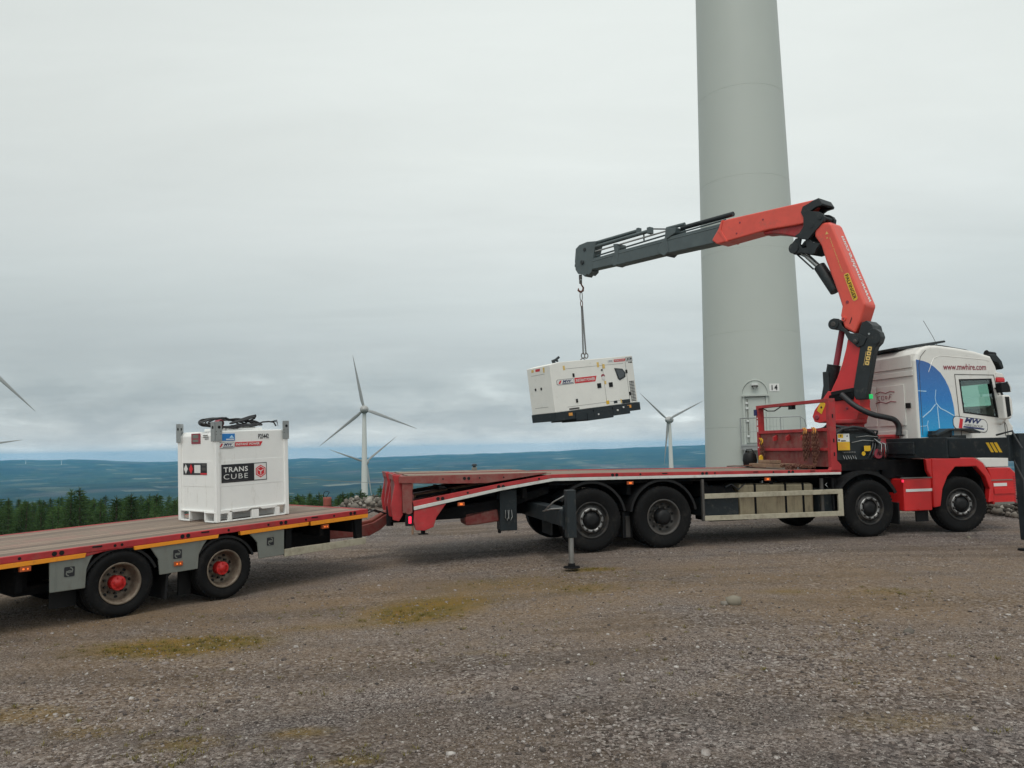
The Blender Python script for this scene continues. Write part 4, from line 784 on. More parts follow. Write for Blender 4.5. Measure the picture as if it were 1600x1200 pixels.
for s in (-3, -2, -1.1, -.2, .6, 2.0, 2.9, 3.5): b.box(s, s+.07, .08, 2.4, .66, .76+.028*s, 'chassis')
for s in (0, 1.338): b.cyl((s, .25, .39), (s, 2.25, .39), .07, 'chassis'); b.box(s-.35, s+.35, .6, .7, .42, .5, 'chassis'); b.box(s-.35, s+.35, 1.78, 1.88, .42, .5, 'chassis'); b.box(s-.1, s+.1, .5, .7, .3, .5, 'chassis')
b.box(2.3, 3.4, .5, 2.0, .5, .7, 'chassis'); b.build('chassis', trailer, .006)
b = MB(); b.box(-1.05, -.98, .2, 2.3, .42, .64, 'chassis'); b.box(-1.02, -.9, .3, .5, .42, .8, 'chassis'); b.box(-1.0, -.6, .4, .9, .35, .45, 'chassis'); b.build('rear_axle_guard', trailer)
for s in (0, 1.338):
    wheel(trailer, 'trailer', s, 0., .395, spin=.3+s); wheel(trailer, 'trailer', s, 2.49, .395, flip=True)
# grey wheel-arch panels, near side and far side
def panel_group(y0, y1):
    for poly in ([(-.78, .775), (-.30, .79), (-.345, .72), (-.385, .615), (-.395, .40), (-.765, .40)], [(.335, .79), (.385, .72), (.45, .62), (.47, .43), (.965, .44), (.975, .62), (1.03, .72), (1.09, .80)], [(1.69, .82), (1.77, .74), (1.82, .68), (1.85, .46), (2.245, .47), (2.245, .85)]):
        b = MB(); b.prism(poly, y0, y1, 'panel_grey'); p = b.build('arch_panel', trailer, .008)
        cx = (poly[-1][0]+poly[0][0])/2 if poly[0][0] < -.5 else (poly[0][0]+poly[-1][0])/2
        cx = {-.78: -.57, .335: .69, 1.69: 2.02}[poly[0][0]]; cz = {-.78: .61, .335: .66, 1.69: .68}[poly[0][0]]
        yy = y0-.0045 if y0 < 1 else y1+.0015
        b = MB(); b.prism(rrect(cx-.055, cx+.055, cz-.055, cz+.055, .01, 2), yy, yy+.003, 'ink')
        for a0 in (0, 180):
            pts = [(cx+.034*cos(radians(a0+t)), cz+(.018 if a0 else -.018)*1+.034*sin(radians(a0+t))*.8) for t in range(20, 290, 30)]
            for i in range(len(pts)-1):
                (xa, za), (xb, zb) = pts[i], pts[i+1]; d = Vector((xb-xa, zb-za)).normalized()*1; n = Vector((-d.y, d.x))*.006
                b.prism([(xa+n.x, za+n.y), (xb+n.x, zb+n.y), (xb-n.x, zb-n.y), (xa-n.x, za-n.y)], yy-.002, yy+.001, 'panel_grey')
        b.build('emblem', p)
        b = MB(); xl = poly[-1][0]+.05 if poly[0][0] < -.5 else None
        if xl: b.box(xl, xl+.012, y0-.004, y1, .41, .77, 'panel_grey'); b.build('fold', p)
panel_group(.012, .04); panel_group(2.45, 2.478)
for cx in (0, 1.338):
    for y0 in (.03, 1.97): arc_guard(cx, .36, .465, 22, 158, y0, y0+.5, lip=.03).build('mudguard', trailer)
for s, z in ((-1.02, .70), (.70, .54), (2.95, .80)):
    b = MB(); b.box(s-.055, s+.055, -.004, .05, z-.027, z+.027, 'lamp_off'); b.box(s-.03, s-.01, -.007, -.004, z-.01, z+.008, 'lamp_amber'); b.box(s+.015, s+.03, -.007, -.004, z-.01, z+.008, 'lamp_amber'); b.build('marker_lamp', trailer, .004)
b = MB(); b.prism([(2.25, .545), (3.71, .565), (3.71, .465), (2.25, .44)], .0, .03, 'cream_bar'); b.build('side_guard', trailer, .005)
b = MB(); b.prism([(3.52, .86), (3.66, .86), (3.66, .56), (3.54, .56)], .03, .1, 'chassis'); b.build('guard_post', trailer, .005); b = MB(); b.box(2.28, 2.38, .03, .1, .45, .85, 'chassis'); b.build('guard_post', trailer, .005)
for x0, x1, z0 in ((-.68, -.40, .18), (.83, 1.0, .1)): b = MB(); b.box(x0, x1, .25, .28, z0, .42, 'mudguard'); b.build('mudflap', trailer)
b = MB(); b.prism([(.55, .12), (.58, .12), (.6, .45), (.57, .45)], .05, .5, 'mudguard'); b.build('mudflap', trailer)
b = MB(); b.prism([(3.3, .46), (4.1, .44), (4.75, .42), (5.0, .50), (5.35, .70), (5.72, .74), (5.72, .85), (5.30, .825), (4.85, .645), (4.45, .60), (3.3, .66)], 1.15, 1.35, 'worn_red'); b.prism([(4.45, .66), (4.85, .69), (5.28, .85), (5.28, .82), (4.85, .64), (4.45, .60)], 1.19, 1.31, 'drum_red'); b.cyl((5.72, 1.25, .79), (5.95, 1.25, .79), .05, 'chassis'); b.box(3.2, 3.6, .8, 1.7, .46, .75, 'truck_red'); b.build('drawbar', trailer, .015)
b = MB(); 
for dy in (.08, -.06): b.tube([(4.2, 1.25+dy, .66), (4.9, 1.25+dy, .86), (5.4, 1.25+dy, .70), (5.9, 1.25+dy*2, .86)], .014, 'rubber_cable', 6)
b.build('air_line', trailer)

# ================================================================== white tank on the trailer
tank = empty('fuel_cube', (-4.215, 11.685, .805), .915, 'white cube shaped fuel tank with a black sign, standing on the timber trailer deck', 'fuel tank'); tank.rotation_euler = (.0, -.028, .915)
a_, c_, H_ = .61, .51, 1.305
b = MB(); b.prism([(-a_+.03, .14), (a_-.03, .14), (a_-.03, H_-.07), (a_-.07, H_-.02), (a_-.10, H_-.012), (-a_+.10, H_-.012), (-a_+.07, H_-.02), (-a_+.03, H_-.07)], -c_+.025, c_-.025, 'tank_white'); tb = b.build('tank_body', tank, .015, 3)
b = MB(); b.box(-a_+.027, a_-.027, -c_+.0225, c_-.0225, .50, .87, 'tank_white'); b.build('middle_panel', tb, .002)
b = MB(); b.box(-.3, .3, -.3, .3, H_-.012, H_+.03, 'tank_white'); b.box(.05, .25, -.2, .1, H_+.03, H_+.045, 'panel_grey'); b.build('top_hatch', tb, .012)
for sx in (-1, 1):
    for sy in (-1, 1):
        b = MB(); b.box(min(sx*a_, sx*(a_-.07)), max(sx*a_, sx*(a_-.07)), min(sy*c_, sy*(c_-.07)), max(sy*c_, sy*(c_-.07)), 0, H_-.06, 'tank_white'); b.build('corner_post', tank, .012)
b = MB()
for sy in (-1, 1):
    y0, y1 = (-c_+.004, -c_+.05) if sy < 0 else (c_-.05, c_-.004)
    b.box(-a_+.07, a_-.07, y0, y1, .0, .02, 'tank_white')
    b.prism([(-a_+.07, .14), (-a_+.07, .12), (-.42, .12), (-.38, .15), (-.34, .125), (-.10, .125), (-.06, .15), (.10, .15), (.14, .125), (.36, .125), (.40, .15), (a_-.07, .15), (a_-.07, .17), (-a_+.07, .17)], y0, y1, 'tank_white')
    for x0, x1 in ((-.42, -.36), (-.04, .08), (.36, .44)): b.box(x0, x1, y0, y1, .02, .13, 'tank_white')
for sx in (-1, 1):
    x0, x1 = (-a_+.004, -a_+.05) if sx < 0 else (a_-.05, a_-.004)
    b.box(x0, x1, -c_+.07, -.20, .0, .02, 'tank_white'); b.box(x0, x1, .20, c_-.07, .0, .02, 'tank_white'); b.box(x0, x1, -.22, -.19, .02, .14, 'tank_white'); b.box(x0, x1, .19, .22, .02, .14, 'tank_white'); b.box(x0, x1, -c_+.07, c_-.07, .14, .16, 'tank_white')
    b.box(min(x0, x1)-.008, x0+.0, -.5, -.2, .13, .145, 'tank_white')
for y in (-.21, .21): b.box(-a_+.05, a_-.05, y-.006, y+.006, .004, .14, 'tank_white')
b.build('base_skid', tank, .004)
for sx in (-1, 1):
    for sy in (-1, 1):
        b = MB(); x0, x1 = (-a_-.012, -a_+.10) if sx < 0 else (a_-.10, a_+.012); y0, y1 = (-c_-.012, -c_) if sy < 0 else (c_, c_+.012)
        b.prism(rrect(x0, x1, H_-.16, H_+.12, .008, 2), y0, y1, 'galvanised')
        xs = (-a_-.012, -a_) if sx < 0 else (a_, a_+.012); ys = (-c_-.012, -c_+.10) if sy < 0 else (c_-.10, c_+.012)
        b.box(xs[0], xs[1], ys[0], ys[1], H_-.16, H_+.12, 'galvanised')
        lg = b.build('lifting_lug', tank, .004)
        b = MB(); b.cyl(((x0+x1)/2+.01, y0-.002, H_+.04), ((x0+x1)/2+.01, y1+.002, H_+.04), .022, 'black', 14); b.cyl((xs[0]-.002, (ys[0]+ys[1])/2, H_+.04), (xs[1]+.002, (ys[0]+ys[1])/2, H_+.04), .022, 'black', 14)
        for dx, dzz in ((-.035, -.06), (.035, -.06), (-.035, -.02), (.035, -.02)): b.cyl(((x0+x1)/2+dx, y0-.004, H_+dzz), ((x0+x1)/2+dx, y1+.002, H_+dzz), .006, 'rim_grey', 8)
        b.build('lug_hole', lg)
yf = -c_+.0225
b = MB()
sg = lambda x0, x1, z0, z1, m, k=0: b.box(x0, x1, yf-.004-.0015*k, yf+.002, z0, z1, m)
sg(-.52, .07, .70, .98, 'ink'); sg(-.10, .06, .712, .968, 'sign_white', 1)
hexp = [(-.015+.075*cos(radians(30+60*k)), .842+.10*sin(radians(30+60*k))) for k in range(6)]; b.prism(hexp, yf-.008, yf, 'sign_red')
hx2 = [(-.015+.058*cos(radians(30+60*k)), .842+.078*sin(radians(30+60*k))) for k in range(6)]
for i in range(6):
    p, q = hx2[i], hx2[(i+1) % 6]; d = Vector((q[0]-p[0], q[1]-p[1])).normalized(); n = Vector((-d.y, d.x))*.0035; b.prism([(p[0]+n.x, p[1]+n.y), (q[0]+n.x, q[1]+n.y), (q[0]-n.x, q[1]-n.y), (p[0]-n.x, p[1]-n.y)], yf-.0095, yf-.005, 'sign_white')
for k in (1, 3, 5):
    q = ((-.015+.040*cos(radians(-90+120*(k//2))), .842+.052*sin(radians(-90+120*(k//2))))); p = (-.015, .842); d = Vector((q[0]-p[0], q[1]-p[1])).normalized(); n = Vector((-d.y, d.x))*.005; b.prism([(p[0]+n.x, p[1]+n.y), (q[0]+n.x, q[1]+n.y), (q[0]-n.x, q[1]-n.y), (p[0]-n.x, p[1]-n.y)], yf-.0095-.0002*k, yf-.005, 'sign_white')
sg(-.50, -.18, .715, .722, 'rim_grey', 1)
sign_o = b.build('sign_board', tb)
t1_o = lettering(tb, 'TRANS', (-.495, yf-.004, .86), XX, ZZ, .31, .078, 'sign_white', bold=.02, spacing=1.1); t2_o = lettering(tb, 'CUBE', (-.495, yf-.004, .752), XX, ZZ, .31, .078, 'sign_white', bold=-.005, spacing=1.2)
b = MB(); sg(-.53, -.35, 1.115, 1.21, 'sign_blue'); sg(-.46, -.36, 1.125, 1.14, 'sign_white', 1); b.prism([(-.42, 1.15), (-.36, 1.15), (-.39, 1.19)], yf-.006, yf, 'light_blue'); blue_o = b.build('blue_label', tb)
b = MB(); b.prism(rrect(-.54, -.34, 1.01, 1.10, .02), yf-.003, yf+.002, 'rim_grey'); b.prism(rrect(-.536, -.344, 1.014, 1.096, .018), yf-.0045, yf+.002, 'sign_white'); b.prism([(-.33, 1.03), (-.0, 1.03), (.03, 1.095), (-.33, 1.095)], yf-.004, yf+.002, 'sign_red'); b.prism([(-.53, 1.03), (-.51, 1.03), (-.485, 1.08), (-.505, 1.08)], yf-.007, yf, 'sign_red'); b.prism([(-.49, 1.025), (-.36, 1.025), (-.355, 1.035), (-.485, 1.035)], yf-.007, yf, 'navy'); hire_o = b.build('hire_label', tb)
t3_o = lettering(tb, 'MW', (-.475, yf-.004, 1.045), XX, ZZ, .11, .04, 'navy', shear=.3, bold=.03); t4_o = lettering(tb, 'INSTANT POWER', (-.32, yf-.004, 1.045), XX, ZZ, .31, .036, 'sign_white', bold=.025); t5_o = lettering(tb, 'P25442', (-.06, yf-.002, 1.145), XX, ZZ, .19, .08, 'ink', bold=.02)
# end face (normal -x)
xe = -a_+.0265
b = MB(); fe = lambda u0, u1, z0, z1, m, k=0: b.box(xe-.004-.0015*k, xe+.002, -u1, -u0, z0, z1, m)
fe(-.30, .28, .79, .98, 'ink'); fe(-.02, .13, .82, .95, 'sign_white', 1); fe(.16, .26, .93, .97, 'rim_grey', 1); fe(.16, .26, .86, .91, 'rim_grey', 1); fe(.13, .28, .795, .82, 'sign_red', 1)
for u, m in ((-.23, 'sign_white'), (-.10, 'sign_red')): flat(b, [(0, -.08), (.05, 0), (0, .08), (-.05, 0)], (xe, -u, .885), (0, -1, 0), ZZ, m, lift=.008)
haz_o = b.build('hazard_label', tb)
b = MB(); fe(-.10, .10, 1.07, 1.24, 'maroon'); fe(-.07, .06, 1.16, 1.22, 'panel_grey', 1); fe(-.07, .06, 1.10, 1.14, 'panel_grey', 1); fe(.16, .28, 1.17, 1.18, 'rim_grey'); fe(.16, .26, 1.20, 1.21, 'rim_grey'); fe(.2, .28, 1.14, 1.15, 'rim_grey'); ins_o = b.build('instruction_label', tb)

# set the signs and stickers at their measured places on the tank faces
def remap(names, axis, x0, x1, nx0, nx1, z0, z1, nz0, nz1):
    for o in [c for c in bpy.data.objects if c.parent == tb and c.name in names]:
        for v in o.data.vertices:
            v.co[axis] = nx0+(v.co[axis]-x0)*(nx1-nx0)/(x1-x0); v.co.z = nz0+(v.co.z-z0)*(nz1-nz0)/(z1-z0)
remap([sign_o.name, t1_o.name, t2_o.name], 0, -.52, .07, -.51, .235, .70, .98, .55, .81)
remap([blue_o.name], 0, -.53, -.35, -.52, -.29, 1.115, 1.21, 1.15, 1.25)
remap([hire_o.name, t3_o.name, t4_o.name], 0, -.54, .03, -.55, .17, 1.01, 1.10, 1.04, 1.13)
remap([t5_o.name], 0, -.06, .13, .10, .28, 1.145, 1.225, 1.165, 1.235)
remap([haz_o.name], 1, -.28, .30, -.24, .39, .79, .98, .67, .84)
remap([ins_o.name], 1, -.28, .10, -.29, .16, 1.07, 1.24, 1.12, 1.27)
# coiled black cable lying on the tank
coil = empty('cable_coil', (-4.215, 11.685, .805+H_+.03), .915, 'black cable in loose loops with a round plug, lying on top of the white tank', 'cable')
b = MB()
rc = random.Random(3)
for k in range(8):
    pts = []; n = 48; x0 = -.66+rc.uniform(-.02, .10); x1 = .16+rc.uniform(-.25, .22); yy = -.26+.03*k+rc.uniform(-.03, .03); ph = rc.random()*6; hh = .055+.02*rc.random(); ww = .05+.10*rc.random(); kink = rc.uniform(-.03, .03)
    for i in range(n):
        a = 2*pi*i/n; sq = abs(cos(a))**3; pts.append(((x0+x1)/2+(x1-x0)/2*cos(a), yy+ww*sin(a), .062+hh*sin(a)*(.55+.45*(cos(a) < 0))+.02*rc.random()*.2+.03*(a < pi)*sin(a)*(cos(a-.9))+.008*sin(4*a+ph)))
    b.tube(pts, .0125, 'rubber_cable', 8, closed=True)
for k in range(3): b.tube([(-.25, -.3+.03*k, .06), (-.05, -.3+.03*k, .11+.01*k), (.10, -.26+.02*k, .15+.012*k), (.20, -.22, .175+.01*k), (.21, -.18, .15), (.1, -.1, .08)], .0125, 'rubber_cable', 8)
b.tube([(-.1, -.25, .05), (.15, -.27, .04), (.30, -.25, .09), (.42, -.24, .10), (.50, -.25, .09), (.53, -.27, .03)], .012, 'rubber_cable', 8)
for k in range(4): b.tube([(.44, -.25, .10), (.50+.01*k, -.26-.01*k, .10+.012*k-.01), (.55+.012*k, -.27+.01*k, .12-.03*k)], .004, 'rubber_cable', 5)
b.build('cable', coil)
b = MB(); b.lathe([(.001, -.02), (.05, -.02), (.055, .0), (.05, .09), (.03, .14), (.014, .16)], 'maroon', 20, (-.50, -.40, .055)); b.lathe([(.036, -.024), (.044, -.024)], 'black', 20, (-.50, -.40, .055)); b.lathe([(.001, -.022), (.034, -.022)], 'rim_dark', 20, (-.50, -.40, .055)); b.build('plug', coil)

# ================================================================== loose gear on the truck deck (positions in the truck frame)
def tw(s, o, z):
    th = radians(13.7); return Vector((1.34+s*cos(th)-o*sin(th), 13.02+s*sin(th)+o*cos(th), z))
def chain_hank(name, s, o, ztop, length, label, hookm='hook_orange', strands=5, rad=.012):
    e = empty(name, tuple(tw(s, o, ztop)), radians(13.7), label, 'chain', 'rusty chains hanging on the red headboard')
    b = MB(); rr = random.Random(int(o*100))
    for k in range(strands):
        x = -.02-.015*(k % 2); y = (k-strands/2)*.034; L_ = length*rr.uniform(.7, 1.); n = int(L_/.05)
        for i in range(n):
            t = i/n; sway = .03*sin(pi*t)*(1 if k % 2 else -1)
            link(b, Vector((x, y+sway, -.05-L_*t)), (i % 2)*pi/2+.3, .036, .018, .008)
    b.build('chain_strand', e)
    b = MB()
    for y in (-.03, .03): b.tube([(-.05, y, .05), (-.02, y-.02, .01), (-.035, y-.04, -.04), (-.03, y, -.08), (-.02, y+.02, -.05)], .013, hookm, 8)
    b.build('hook', e)
    return e
chain_hank('hanging_chain', 4.54, .36, 1.99, .62, 'rusty chain bunch with two orange hooks hanging nearest the near post of the red headboard')
chain_hank('hanging_chain', 4.55, .66, 1.99, .66, 'rusty chain bunch with orange hooks, second from the near post of the red headboard')
chain_hank('hanging_chain', 4.57, 2.22, 1.82, .5, 'small rusty chain bunch hanging beside the far post of the red headboard', 'yellow', 3)
b = MB()
for i in range(60):
    c = Vector((random.uniform(-.25, .25), random.uniform(-.25, .25), random.uniform(.01, .06))); M = Matrix.Rotation(random.random()*3, 3, 'Y') @ Matrix.Rotation(random.random()*3, 3, 'X')
    b.tube([c+(M @ Vector((.018*cos(2*pi*k/10), 0, .036*sin(2*pi*k/10)))) for k in range(10)], .008, 'chain_rust', 5, closed=True)
o = b.build('chain_heap'); o.location = tuple(tw(4.25, .55, 1.275)); tag(o, 'low heap of rusty chain on the deck under the hanging hooks', 'chain')
def bearer(s0, o0, s1, o1, z, w_, label):
    p, q = tw(s0, o0, z), tw(s1, o1, z); d = q-p; L_ = d.length
    b = MB(); b.box(0, L_, -w_/2, w_/2, 0, w_*.75, 'wood_bearer'); o = b.build('timber_bearer', None, .006); o.location = p; o.rotation_euler = (0, 0, atan2(d.y, d.x)); tag(o, label, 'timber', 'timber bearers at the headboard')
bearer(4.2, .95, 4.25, 2.15, 1.275, .10, 'long worn timber bearer lying on the deck nearest the camera in front of the headboard'); bearer(4.36, .8, 4.38, 2.0, 1.275, .11, 'red stained timber bearer lying against the foot of the headboard'); bearer(4.3, 1.2, 4.3, 1.9, 1.36, .08, 'short timber bearer laid on top of the other two bearers')
b = MB(); b.lathe([(.001, .0), (.10, .0), (.13, .03), (.15, .14), (.13, .25), (.10, .30), (.07, .30), (.06, .26), (.001, .26)], 'black', 24, (0, 0, 0), 'z'); o = b.build('strap_bucket'); 
hb_ = MB(); hb_.tube([(-.10, 0, .28), (-.06, 0, .36), (.05, 0, .37), (.10, 0, .28)], .012, 'black', 6); hb_.build('handle', o)
o.location = tuple(tw(4.38, 2.42, 1.27)); tag(o, 'black round bucket on the far edge of the deck beside the headboard post', 'bucket')
b = MB(); b.prism([(-.04, 0), (.05, 0), (.06, .10), (.02, .16), (-.03, .13)], -.03, .03, 'yellow'); o = b.build('yellow_tag', None, .01); o.location = tuple(tw(4.50, 2.2, 1.36)); tag(o, 'bright yellow ratchet handle lying against the far end of the headboard', 'ratchet')
b = MB(); b.tube([(-.3, .1, .02), (-.2, -.1, .03), (0, .05, .02), (.15, -.08, .04), (.3, .05, .02), (.2, .15, .03), (0, .12, .02)], .013, 'chain_rust', 6); o = b.build('lashing_rope'); o.location = tuple(tw(4.05, 2.15, 1.272)); tag(o, 'brown lashing rope lying loosely on the deck near the black bucket', 'rope')
b = MB(); b.box(-.04, .06, -.05, .05, 0, .05, 'panel_grey'); b.box(-.02, .04, -.03, .03, .05, .09, 'crane_black'); b.lathe([(.001, .04), (.045, .03), (.06, 0), (.001, 0)], 'crane_black', 14, (.01, 0, .08), 'z'); o = b.build('beacon_lamp', None, .004); o.location = tuple(tw(-1.58, 2.44, 1.35)); tag(o, 'small dark round topped beacon on the far edge of the folded ramps', 'beacon')

# ================================================================== numbered tower
tower = empty('turbine_tower', (10.06, 32.0, 0), 0, 'huge pale grey green wind turbine tower with door and number 14 behind the crane truck', 'wind turbine')
rt = lambda z: 2.06-.0178*z
b = MB(); b.lathe([(rt(z), z) for z in (-1.2, 2.4)], 'tower_paint', 96, (0, 0, 0), 'z')
zs = [2.4, 6.2, 9.6, 12.6, 16.4, 22, 32, 45, 62]
for i in range(len(zs)-1):
    z0, z1 = zs[i], zs[i+1]; b.lathe([(rt(z0), z0+.012), (rt(z0)-.005, z0+.005), (rt(z0)-.005, z0), (rt(z0), z0-.006)], 'tower_paint', 96, (0, 0, 0), 'z'); b.lathe([(rt(z0), z0+.012), (rt(z1), z1-.006)], 'tower_paint', 96, (0, 0, 0), 'z')
b.build('tower_shell', tower)
b = MB(); b.lathe([(2.9, -1.4), (2.9, -.1), (2.75, -.02), (1.9, -.02)], 'concrete', 64, (0, 0, 0), 'z'); b.build('concrete_base', tower)
ad = atan2(30.0-32.0, 9.5-10.06)   # door faces the camera, slightly left
def tp(u, z, out=0.):               # u = metres along the shell to the right of the door axis
    r = rt(z)+out; a = ad+u/rt(z); return (r*cos(a), r*sin(a), z)
def shell_plate(b, u0, u1, z0, z1, out0, out1, m, n=6):
    vs = []; 
    for k in range(n+1):
        u = u0+(u1-u0)*k/n
        for z, o_ in ((z0, out1), (z1, out1), (z1, out0), (z0, out0)): vs.append(tp(u, z, o_))
    fs = []
    for k in range(n):
        for j in range(4): fs.append((k*4+j, k*4+4+j, k*4+4+(j+1) % 4, k*4+(j+1) % 4))
    fs += [(0, 1, 2, 3), (n*4+3, n*4+2, n*4+1, n*4)]; b.add(vs, fs, m)
b = MB(); shell_plate(b, -.38, .38, 1.78, 3.55, -.02, .05, 'tower_paint'); dr = b.build('door', tower, .01)
b = MB(); shell_plate(b, -.46, -.38, 1.70, 3.6, -.02, .09, 'tower_paint'); shell_plate(b, .38, .46, 1.70, 3.6, -.02, .09, 'tower_paint'); shell_plate(b, -.50, .52, 3.6, 3.66, -.02, .16, 'tower_paint'); b.build('door_frame', tower)
b = MB(); shell_plate(b, -.31, -.27, 1.8, 3.5, .05, .075, 'panel_grey', 1)
for z in (2.0, 2.6, 3.1, 3.3): shell_plate(b, -.36, -.26, z, z+.08, .05, .1, 'lamp_glass', 1)
b.build('door_bar', dr)
b = MB(); pts = [tp(.5*cos(t), 3.66+.58*sin(t), .015) for t in [pi*k/20 for k in range(21)]]; b.tube(pts, .022, 'tower_paint', 6); b.build('arch_trim', tower)
b = MB(); c0 = Vector(tp(0, 4.0, .1)); nrm = Vector((cos(ad), sin(ad), 0)); tan_ = Vector((-sin(ad), cos(ad), 0))
Mx = Matrix((tan_, nrm, Vector((0, 0, 1)))).transposed().to_4x4(); Mx.translation = Vector(tp(0, 3.98, .0))
b.box(-.12, .12, -.02, .2, .04, .12, 'lamp_glass', Mx); b.box(-.12, .12, -.02, .19, .0, .04, 'rim_grey', Mx); b.lathe([(.001, -.09), (.04, -.07), (.055, -.02), (.055, 0)], 'lamp_glass', 14, tuple(Mx @ Vector((0, .1, 0))), 'z'); b.build('door_lamp', tower)
b = MB(); shell_plate(b, .56, .96, 3.78, 4.08, .0, .012, 'sign_white'); npl = b.build('number_plate', tower)
tq = Vector(tp(.76, 3.9, .0)); an = ad+.76/rt(3.9); lettering(npl, '14', tuple(Vector(tp(.64, 3.83, .03))), (-sin(an), cos(an), 0), (0, 0, 1), .24, .20, 'ink', bold=.02, spacing=1.2)
b = MB()   # landing, stairs and handrail
def bx(x0, x1, y0, y1, z0, z1, m): b.box(x0, x1, y0, y1, z0, z1, m, Mb)
Mb = Matrix((tan_, nrm, Vector((0, 0, 1)))).transposed().to_4x4(); Mb.translation = Vector((cos(ad)*1.95, sin(ad)*1.95, 0))
bx(-.62, 1.6, .02, 1.0, 1.66, 1.72, 'galvanised'); bx(-.62, -.56, .05, .98, 1.5, 1.66, 'galvanised'); bx(-.55, 1.55, .9, .98, 1.5, 1.66, 'galvanised'); bx(-.5, 1.5, .06, .9, 1.56, 1.6, 'galvanised')
for x in (-.52, 1.45):
    for y in (.15, .9): bx(x, x+.06, y, y+.06, 0, 1.6, 'galvanised')
for k in range(7): bx(1.6+.24*k, 1.82+.24*k, .1, .95, 1.45-.23*k, 1.48-.23*k, 'galvanised')
b.build('landing', tower)
b = MB(); P = lambda x, y, z: tuple(Mb @ Vector((x, y, z)))
b.tube([P(-.6, .1, 2.72), P(-.6, .95, 2.72), P(1.55, .95, 2.74), P(1.7, .95, 2.62), P(1.75, .95, 2.35)], .022, 'galvanised', 8)
for x in (-.6, .15, .85, 1.55): b.cyl(P(x, .95, 1.7), P(x, .95, 2.72), .016, 'galvanised', 8)
b.cyl(P(-.6, .1, 1.7), P(-.6, .1, 2.72), .016, 'galvanised', 8)
for k in range(13): b.cyl(P(-.5+.12*k, .95, 1.8), P(-.5+.12*k, .95, 2.68), .004, 'galvanised', 5)
b.tube([P(-.6, .95, 2.2), P(1.55, .95, 2.2)], .01, 'galvanised', 6); b.build('handrail', tower)
b = MB(); shell_plate(b, -.45, -.40, .2, 1.5, 0, .03, 'rim_grey', 1); b.cyl(P(-.35, .3, 0.0), P(-.35, .3, 1.5), .03, 'panel_grey'); b.build('cable_duct', tower)

# ================================================================== distant wind turbines
def blade_mesh(b, length, ang, m, root=2.0, yaw_off=0.):
    """tapered twisted blade in the rotor plane (local x right, z up, y = shaft)"""
    n = 16; vs = []; d = Vector((cos(ang), 0, sin(ang))); pr = Vector((-sin(ang), 0, cos(ang))); ring_ = 8
    for k in range(n+1):
        t = k/n; r = .8+length*t; ch = (root*(.55+.45*sin(min(1, t/.18)*pi/2)) if t < .18 else root*max(0., 1-(t-.18)/.82)**.85*.95+.12) ; th_ = max(.10, .42*(1-t)**1.2*root*.55)
        tw_ = radians(22*(1-t)**2)
        for j in range(ring_):
            a = 2*pi*j/ring_; u = ch*.5*cos(a)+ch*.12*(0 if t < .1 else 1); v = th_*.5*sin(a)
            vs.append(d*r+pr*(u*cos(tw_)-v*sin(tw_))+Vector((0, 1, 0))*(u*sin(tw_)+v*cos(tw_)))
    fs = [(k*ring_+j, k*ring_+(j+1) % ring_, (k+1)*ring_+(j+1) % ring_, (k+1)*ring_+j) for k in range(n) for j in range(ring_)]
    fs += [tuple(range(ring_)), tuple(n*ring_+j for j in range(ring_))]
    b.add(vs, fs, m, True)
def turbine(x, y, hub, ground_z, angs, yaw, label, length=35., group='white wind turbines in the distance', simple=False, rb=2.1, rtp=1.15):
    e = empty('wind_turbine', (x, y, ground_z), 0, label, 'wind turbine', group); h = hub-ground_z
    b = MB(); b.lathe([(rb, 0), (rb*.92, h*.3), (rtp+.3, h*.7), (rtp, h-1.5)], 'turbine_white', 32, (0, 0, 0), 'z'); b.build('tower', e)
    M = Matrix.Rotation(yaw, 4, 'Z')
    b = MB(); b.lathe([(.01, -4.6), (1.2, -4.2), (2.2, -3.), (2.65, -1.2), (2.7, .5), (2.3, 2.2), (1.4, 3.4), (.01, 3.9)], 'nacelle_grey', 28); nc = b.build('nacelle', e); nc.location = (0, 0, h); nc.rotation_euler = (0, 0, yaw)
    for a in angs:
        b = MB(); blade_mesh(b, length-.8, radians(a), 'blade_grey'); o = b.build('blade', nc); o.location = (0, -2.2, 0)
    return e
R_ = radians
turbine(-92.7, 480, 27.5, -36, (101.5, 219.5, 339), R_(9), 'white wind turbine with round nacelle, tallest beyond the trailer, one blade pointing up')
turbine(-133.7, 700, -8.4, -75, (159.8, 39.5, 279), R_(8), 'wind turbine directly behind the tallest turbine tower, two blades spread in a low V')
turbine(122.4, 600, 21.3, -47, (139, 22, 262), R_(-46), 'white wind turbine seen between the hanging generator and the big numbered tower')
turbine(-243.6, 350, 46.8, -40, (-43.5, 76.5, 196.5), R_(6), 'grey blade tip of a near wind turbine slanting in high at the left edge')
turbine(-352, 500, 8.9, -60, (7.5, 127.5, 247.5), R_(6), 'dark blade tip of a turbine just above the skyline at the left edge', length=33)
for x, y, z in ((-7050, 11200, -92), (-6520, 11300, -88), (-5620, 11000, -104)):
    pass
FAR = [(-6830, 10800, -30, -98, 'tiny wind turbine on the far left skyline, leftmost of the two'), (-6330, 10800, -30, -100, 'tiny wind turbine on the far left skyline, rightmost of the two')]

